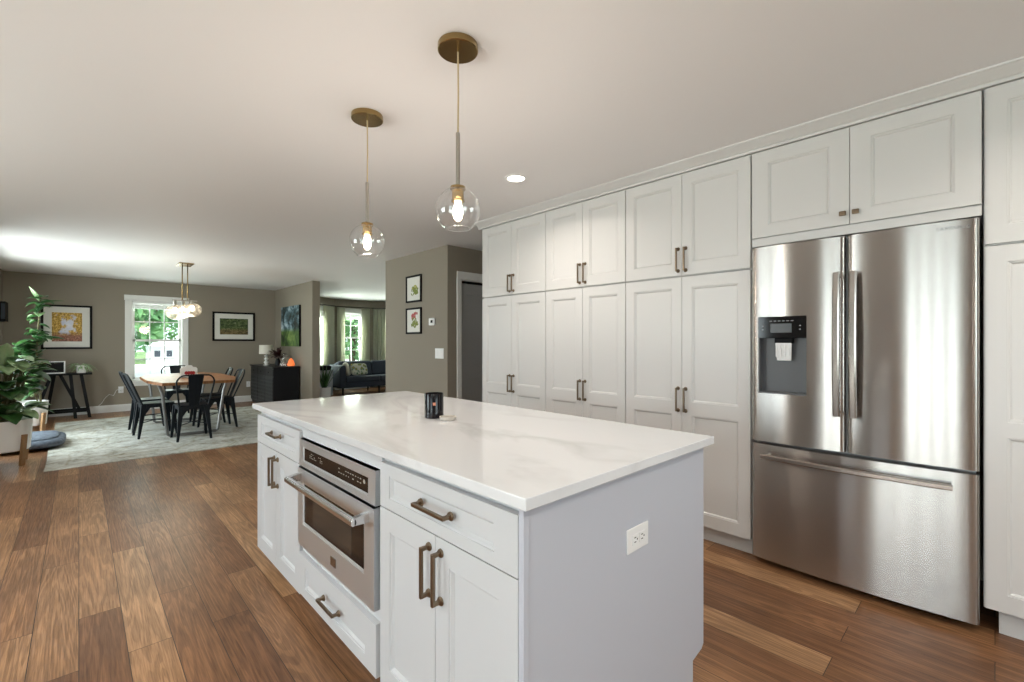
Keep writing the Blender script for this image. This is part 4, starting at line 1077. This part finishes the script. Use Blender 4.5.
def big_leaf_plant(t, cx, cy_):
    random.seed(21); st = MB(); lv = MB(); lp = MB()
    for i in range(80):
        a = random.random() * 2 * PI; r_ = random.uniform(.05, .18); h_ = random.uniform(.46, 1.08)
        base = Vector((cx + .05 * math.cos(a), cy_ + .05 * math.sin(a), .43)); tip = Vector((cx + r_ * 1.2 * math.cos(a), cy_ + r_ * math.sin(a), h_))
        st.tube([base, (base + tip) / 2 + Vector((0, 0, .05)), tip], .006, 5)
        el = random.uniform(-.1, .9); dv = (math.cos(a) * math.cos(el), math.sin(a) * math.cos(el), math.sin(el))
        leafblade(lp if i % 4 == 0 else lv, tip, dv, random.uniform(.19, .27), random.uniform(.14, .19), .8, 6, .18)
    leafblade(lp, (cx + .02, cy_ - .12, 1.02), (.15, -.3, 1), .26, .17, .1, 6, .2); leafblade(lp, (cx + .16, cy_ - .12, .98), (.9, -.2, .6), .2, .08, .3, 6, .2)
    st.build('stems', 'stem', t); lv.build('dark_foliage', 'leaf', t, solid=.0015); lp.build('pale_foliage', 'leafpale', t, solid=.0015)
def tall_plant(t, cx, cy_):
    cx += .10
    random.seed(33); st = MB(); lv = MB(); lp = MB(); H = 1.90
    path = [Vector((cx + .02 * math.sin(z * 4), cy_, z)) for z in [.43 + (H - .43) * i / 12 for i in range(13)]]
    st.tube(path, [.014 - .008 * i / 12 for i in range(13)], 7)
    st.tube([(cx, cy_, .43), (cx - .10, cy_ - .05, .8), (cx - .20, cy_ - .1, 1.20)], .009, 6)
    for i in range(96):
        z = random.uniform(.55, H); k = (z - .43) / (H - .43); a = i * 2.4; el = random.uniform(-.1, .7)
        dv = (math.cos(a) * math.cos(el), math.sin(a) * math.cos(el), math.sin(el))
        if z < 1.28: dv = (-abs(dv[0]), dv[1], dv[2])
        leafblade(lp if i % 9 == 0 else lv, (cx + .02 * math.sin(z * 4), cy_, z), dv, random.uniform(.18, .27) * (1 if k < .6 else .66), random.uniform(.10, .16) * (1.2 if k < .6 else .75), .8, 6, .2)
    for i in range(16):
        a = random.random() * 2 * PI; leafblade(lv, (cx - .20, cy_ - .1, 1.0 + random.random() * .22), (math.cos(a), math.sin(a), .6), .2, .10, .6, 6, .2)
    leafblade(lp, (cx, cy_, 1.84), (-.35, -.3, .8), .22, .08, .1, 6, .15); leafblade(lv, (cx, cy_, 1.82), (1, -.2, .25), .26, .06, .2, 6, .2)
    leafblade(lv, (cx + .03, cy_ - .05, 1.33), (1, -.3, .12), .24, .14, .3, 6, .2); pass
    st.build('stems', 'stem', t); lv.build('dark_foliage', 'leaf', t, solid=.0015); lp.build('pale_foliage', 'leafpale', t, solid=.0015)
planter(-.585, 7.08, 'big leafy green plant in a white round planter on oak legs, nearer one', .15, .235, big_leaf_plant)
planter(-.50, 9.02, 'tall slender green plant in a white round planter on oak legs behind the leafy one', .15, .20, tall_plant)

# dog bed
def cushion(cx, cy_, cz, sx, sy, sz, p=3.5, nu=36, nv=18):
    mb = MB(); vs = []
    def sp(v_, e): return math.copysign(abs(v_) ** e, v_)
    for i in range(nv + 1):
        th = -PI / 2 + PI * i / nv
        for j in range(nu):
            ph = 2 * PI * j / nu
            vs.append((cx + sx * sp(math.cos(th), .5) * sp(math.cos(ph), 2 / p), cy_ + sy * sp(math.cos(th), .5) * sp(math.sin(ph), 2 / p), cz + sz * sp(math.sin(th), .8)))
    fs = [(i * nu + j, i * nu + (j + 1) % nu, (i + 1) * nu + (j + 1) % nu, (i + 1) * nu + j) for i in range(nv) for j in range(nu)]
    return mb.add(vs, fs, True)
t = thing('pet_bed', 'slate blue quilted pet cushion on the floor beside the planters and rug', 'pet bed', (-.48, 8.05, .012))
cushion(-.475, 8.03, .075, .36, .43, .063, 5).build('cushion', 'bed', t)
cushion(-.475, 8.03, .128, .30, .36, .028, 4).build('top_pad', 'bed', t)

# ------------------------------------------------------------------ living room
# curtains and rods
def curtain(p, d, n_, a0, a1, label, z0=.04, z1=2.22):
    t = thing('curtain', label, 'curtain', (p.x + d.x * (a0 + a1) / 2 - n_.x * .09, p.y + d.y * (a0 + a1) / 2 - n_.y * .09, z0), 'sage curtains in the living room bay')
    mb = MB(); K = 48; vs = []
    for i in range(K + 1):
        a = a0 + (a1 - a0) * i / K; b = -.09 + .022 * math.sin(i * 2 * PI / 8)
        for z in (z0, 1.2, z1 - .06, z1):
            bb = b; vs.append((p.x + d.x * a + n_.x * bb, p.y + d.y * a + n_.y * bb, z))
    mb.add(vs, [(4 * i + k, 4 * i + 4 + k, 4 * i + 5 + k, 4 * i + 1 + k) for i in range(K) for k in range(3)], True)
    mb.build('fabric', 'curtain', t, solid=.002); return t
names = ['left', 'middle', 'right']
for k, ((o_, p, d, n_), (a_, b_, h_)) in enumerate(zip(bays, BAY)):
    L = (Vector(b_) - Vector(a_)).length
    cl_, cr_ = (((-.02, .14), (.50, .96)), ((.04, .26), (.73, .97)), ((.10, .54), (.92, 1.07)))[k]
    curtain(p, d, n_, *cl_, 'sage curtain hanging left of the %s bay window' % names[k])
    curtain(p, d, n_, *cr_, 'sage curtain hanging right of the %s bay window' % names[k])
    A = p + d * .04 - n_ * .09; B_ = p + d * (L - .04) - n_ * .09
    q = MB().tube([(A.x, A.y, 2.235), (B_.x, B_.y, 2.235)], .011, 8)
    for e in (A + d * .1, B_ - d * .1): q.tube([(e.x, e.y, 2.235), (e.x + n_.x * .088, e.y + n_.y * .088, 2.235)], .006, 6)
    tag(q.build('curtain_rod', 'black'), 'dark curtain rod over the %s bay window' % names[k], 'curtain rod', 'bay curtain rods')
# sofa
t = thing('sofa', 'navy blue upholstered sofa in front of the living room bay window', 'sofa', (5.55, 11.15, 0))
sx0, sx1, sy0, sy1 = 4.52, 6.60, 10.72, 11.50
MB().box(sx0 + .02, sx1 - .02, sy0 + .03, sy1, .17, .30).build('frame', 'navy', t, bevel=.02)
for a in (sx0, sx1 - .15): MB().box(a, a + .15, sy0, sy1, .17, .72).build('arm', 'navy', t, bevel=.04, seg=3)
MB().box(sx0 + .15, sx1 - .15, sy1 - .18, sy1, .28, .76).build('backrest', 'navy', t, bevel=.05, seg=3)
for k in range(2):
    a = sx0 + .155 + k * .89; MB().box(a, a + .885, sy0 - .01, sy1 - .17, .30, .44).build('seat_cushion', 'navy', t, bevel=.035, seg=3)
    q = MB().frustum([(a, sy1 - .36, .44), (a + .885, sy1 - .36, .44), (a + .885, sy1 - .17, .44), (a, sy1 - .17, .44)], [(a + .02, sy1 - .27, .80), (a + .865, sy1 - .27, .80), (a + .865, sy1 - .14, .80), (a + .02, sy1 - .14, .80)])
    q.build('back_cushion', 'navy', t, bevel=.04, seg=3)
for a in (sx0 + .1, (sx0 + sx1) / 2, sx1 - .1):
    for b in (sy0 + .08, sy1 - .08): MB().lathe([(.001, 0.0005), (.014, 0.0005), (.024, .17), (.001, .17)], (a, b, 0), 12).build('leg', 'black', t)
def pillow(cx, cy_, cz, w, h_, rz, tilt, name, label, mt):
    o = cushion(0, 0, 0, w / 2, h_ / 2, .06, 5, 28, 12).build(name, mt)
    o.location = (cx, cy_, cz); o.rotation_euler = (PI / 2 - tilt, 0, rz); return tag(o, label, 'pillow')
pillow(4.78, 10.95, .618, .34, .34, 1.0, .3, 'throw_pillow', 'plain beige throw pillow leaning on the left sofa arm', 'beige')
pillow(5.10, 10.96, .602, .46, .30, .15, .35, 'throw_pillow', 'long floral throw pillow on the navy sofa', 'floral')
# side table, dark bowl lamp thing, snake plant
t = thing('side_table', 'pale grey side table beside the navy sofa', 'table', (4.26, 11.12, 0))
q = MB().box(4.08, 4.44, 10.96, 11.28, .0005, .58); q.build('cabinet_body', 'greytable', t, bevel=.006)
MB().box(4.06, 4.46, 10.94, 11.30, .58, .605).build('top', 'greytable', t, bevel=.004)
MB().cyl((4.24, 10.945, .46), .012, 0, .015, 12, 'y').build('knob', 'black', t)
t = thing('table_speaker', 'flat black box on the side table behind the snake plant', 'speaker', (4.26, 11.12, .6055))
MB().box(4.11, 4.43, 11.02, 11.20, .6055, .72).build('housing', 'black', t, bevel=.02, seg=3)
MB().lathe([(.001, .6056), (.05, .6056), (.05, .612)], (4.27, 11.0, 0), 12).build('foot', 'black', t)
t = thing('potted_plant', 'plant with tall arching blade leaves in a pale pot beside the side table', 'plant', (4.10, 10.62, 0))
MB().lathe([(.001, .0005), (.125, .0005), (.14, .02), (.145, .24), (.135, .24), (.13, .20), (.001, .20)], (4.10, 10.62, 0), 24).build('pot', 'white_ceramic', t)
q = MB(); random.seed(4)
for i in range(12):
    a = random.random() * 2 * PI; leafblade(q, (4.10 + .04 * math.cos(a), 10.62 + .04 * math.sin(a), .19), (math.cos(a) * .28, math.sin(a) * .28, 1), random.uniform(.35, .62), .045, .25, 7, .3)
leafblade(q, (4.12, 10.60, .19), (.55, -.1, 1), .72, .035, .3, 8, .3)
q.build('foliage', 'leaf', t, solid=.002)

# ------------------------------------------------------------------ outside
struct(MB().box(-60, 90, -40, 120, -.75, -.60).build('ground_lawn', 'lawn'))
struct(MB().box(-8, 30, 13, 50, -.599, -.58).build('ground_driveway', 'concrete'))
t = thing('garden_shed', 'long white garden shed with small dark windows seen through the dining window', 'shed', (5.5, 49, -.58))
MB().box(4.2, 8.6, 47.5, 50.5, -.58, 1.0).build('walls', 'siding', t)
MB().prism([(47.2, 1.0), (50.8, 1.0), (49, 1.5)], 'x', 4.0, 8.8).build('roof', 'siding', t)
for xx in (4.5, 5.3, 6.1, 6.9, 7.7): MB().box(xx, xx + .4, 47.46, 47.5, .1, .6).build('window', 'darkpane', t)
def tree(x, y, h_, r_, seed, label):
    random.seed(seed); t = thing('garden_tree', label, 'tree', (x, y, -.58), 'trees in the garden beyond the windows')
    MB().tube([(x, y, -.58), (x + .1, y, h_ * .4), (x, y, h_ * .75)], [.22, .16, .06], 8).build('trunk', 'bark', t)
    q = MB()
    for i in range(3400):
        u = Vector((random.gauss(0, 1), random.gauss(0, 1), random.gauss(0, 1))).normalized() * r_ * random.uniform(.55, 1) 
        c_ = Vector((x, y, h_ * .52)) + Vector((u.x, u.y, u.z * h_ * .5 / r_))
        a = Vector((random.gauss(0, 1), random.gauss(0, 1), random.gauss(0, 1))).normalized(); b = a.orthogonal().normalized(); s_ = random.uniform(.18, .40)
        q.add([c_ - a * s_, c_ - b * s_ * .5, c_ + a * s_, c_ + b * s_ * .5], [(0, 1, 2, 3)])
    q.build('crown', 'treeleaf', t)
for k, (x, y, h_, r_) in enumerate([(-2.5, 40, 9, 4), (5.5, 58, 13, 6), (1.2, 32, 8, 2.6), (-8, 52, 13, 6), (13, 29, 9, 4), (18.5, 56, 13, 6), (-9, 33, 9, 4), (23, 38, 10, 5), (19, 24, 8, 3.2)]):
    tree(x, y, h_, r_, 100 + k, 'leafy green garden tree seen through the windows')
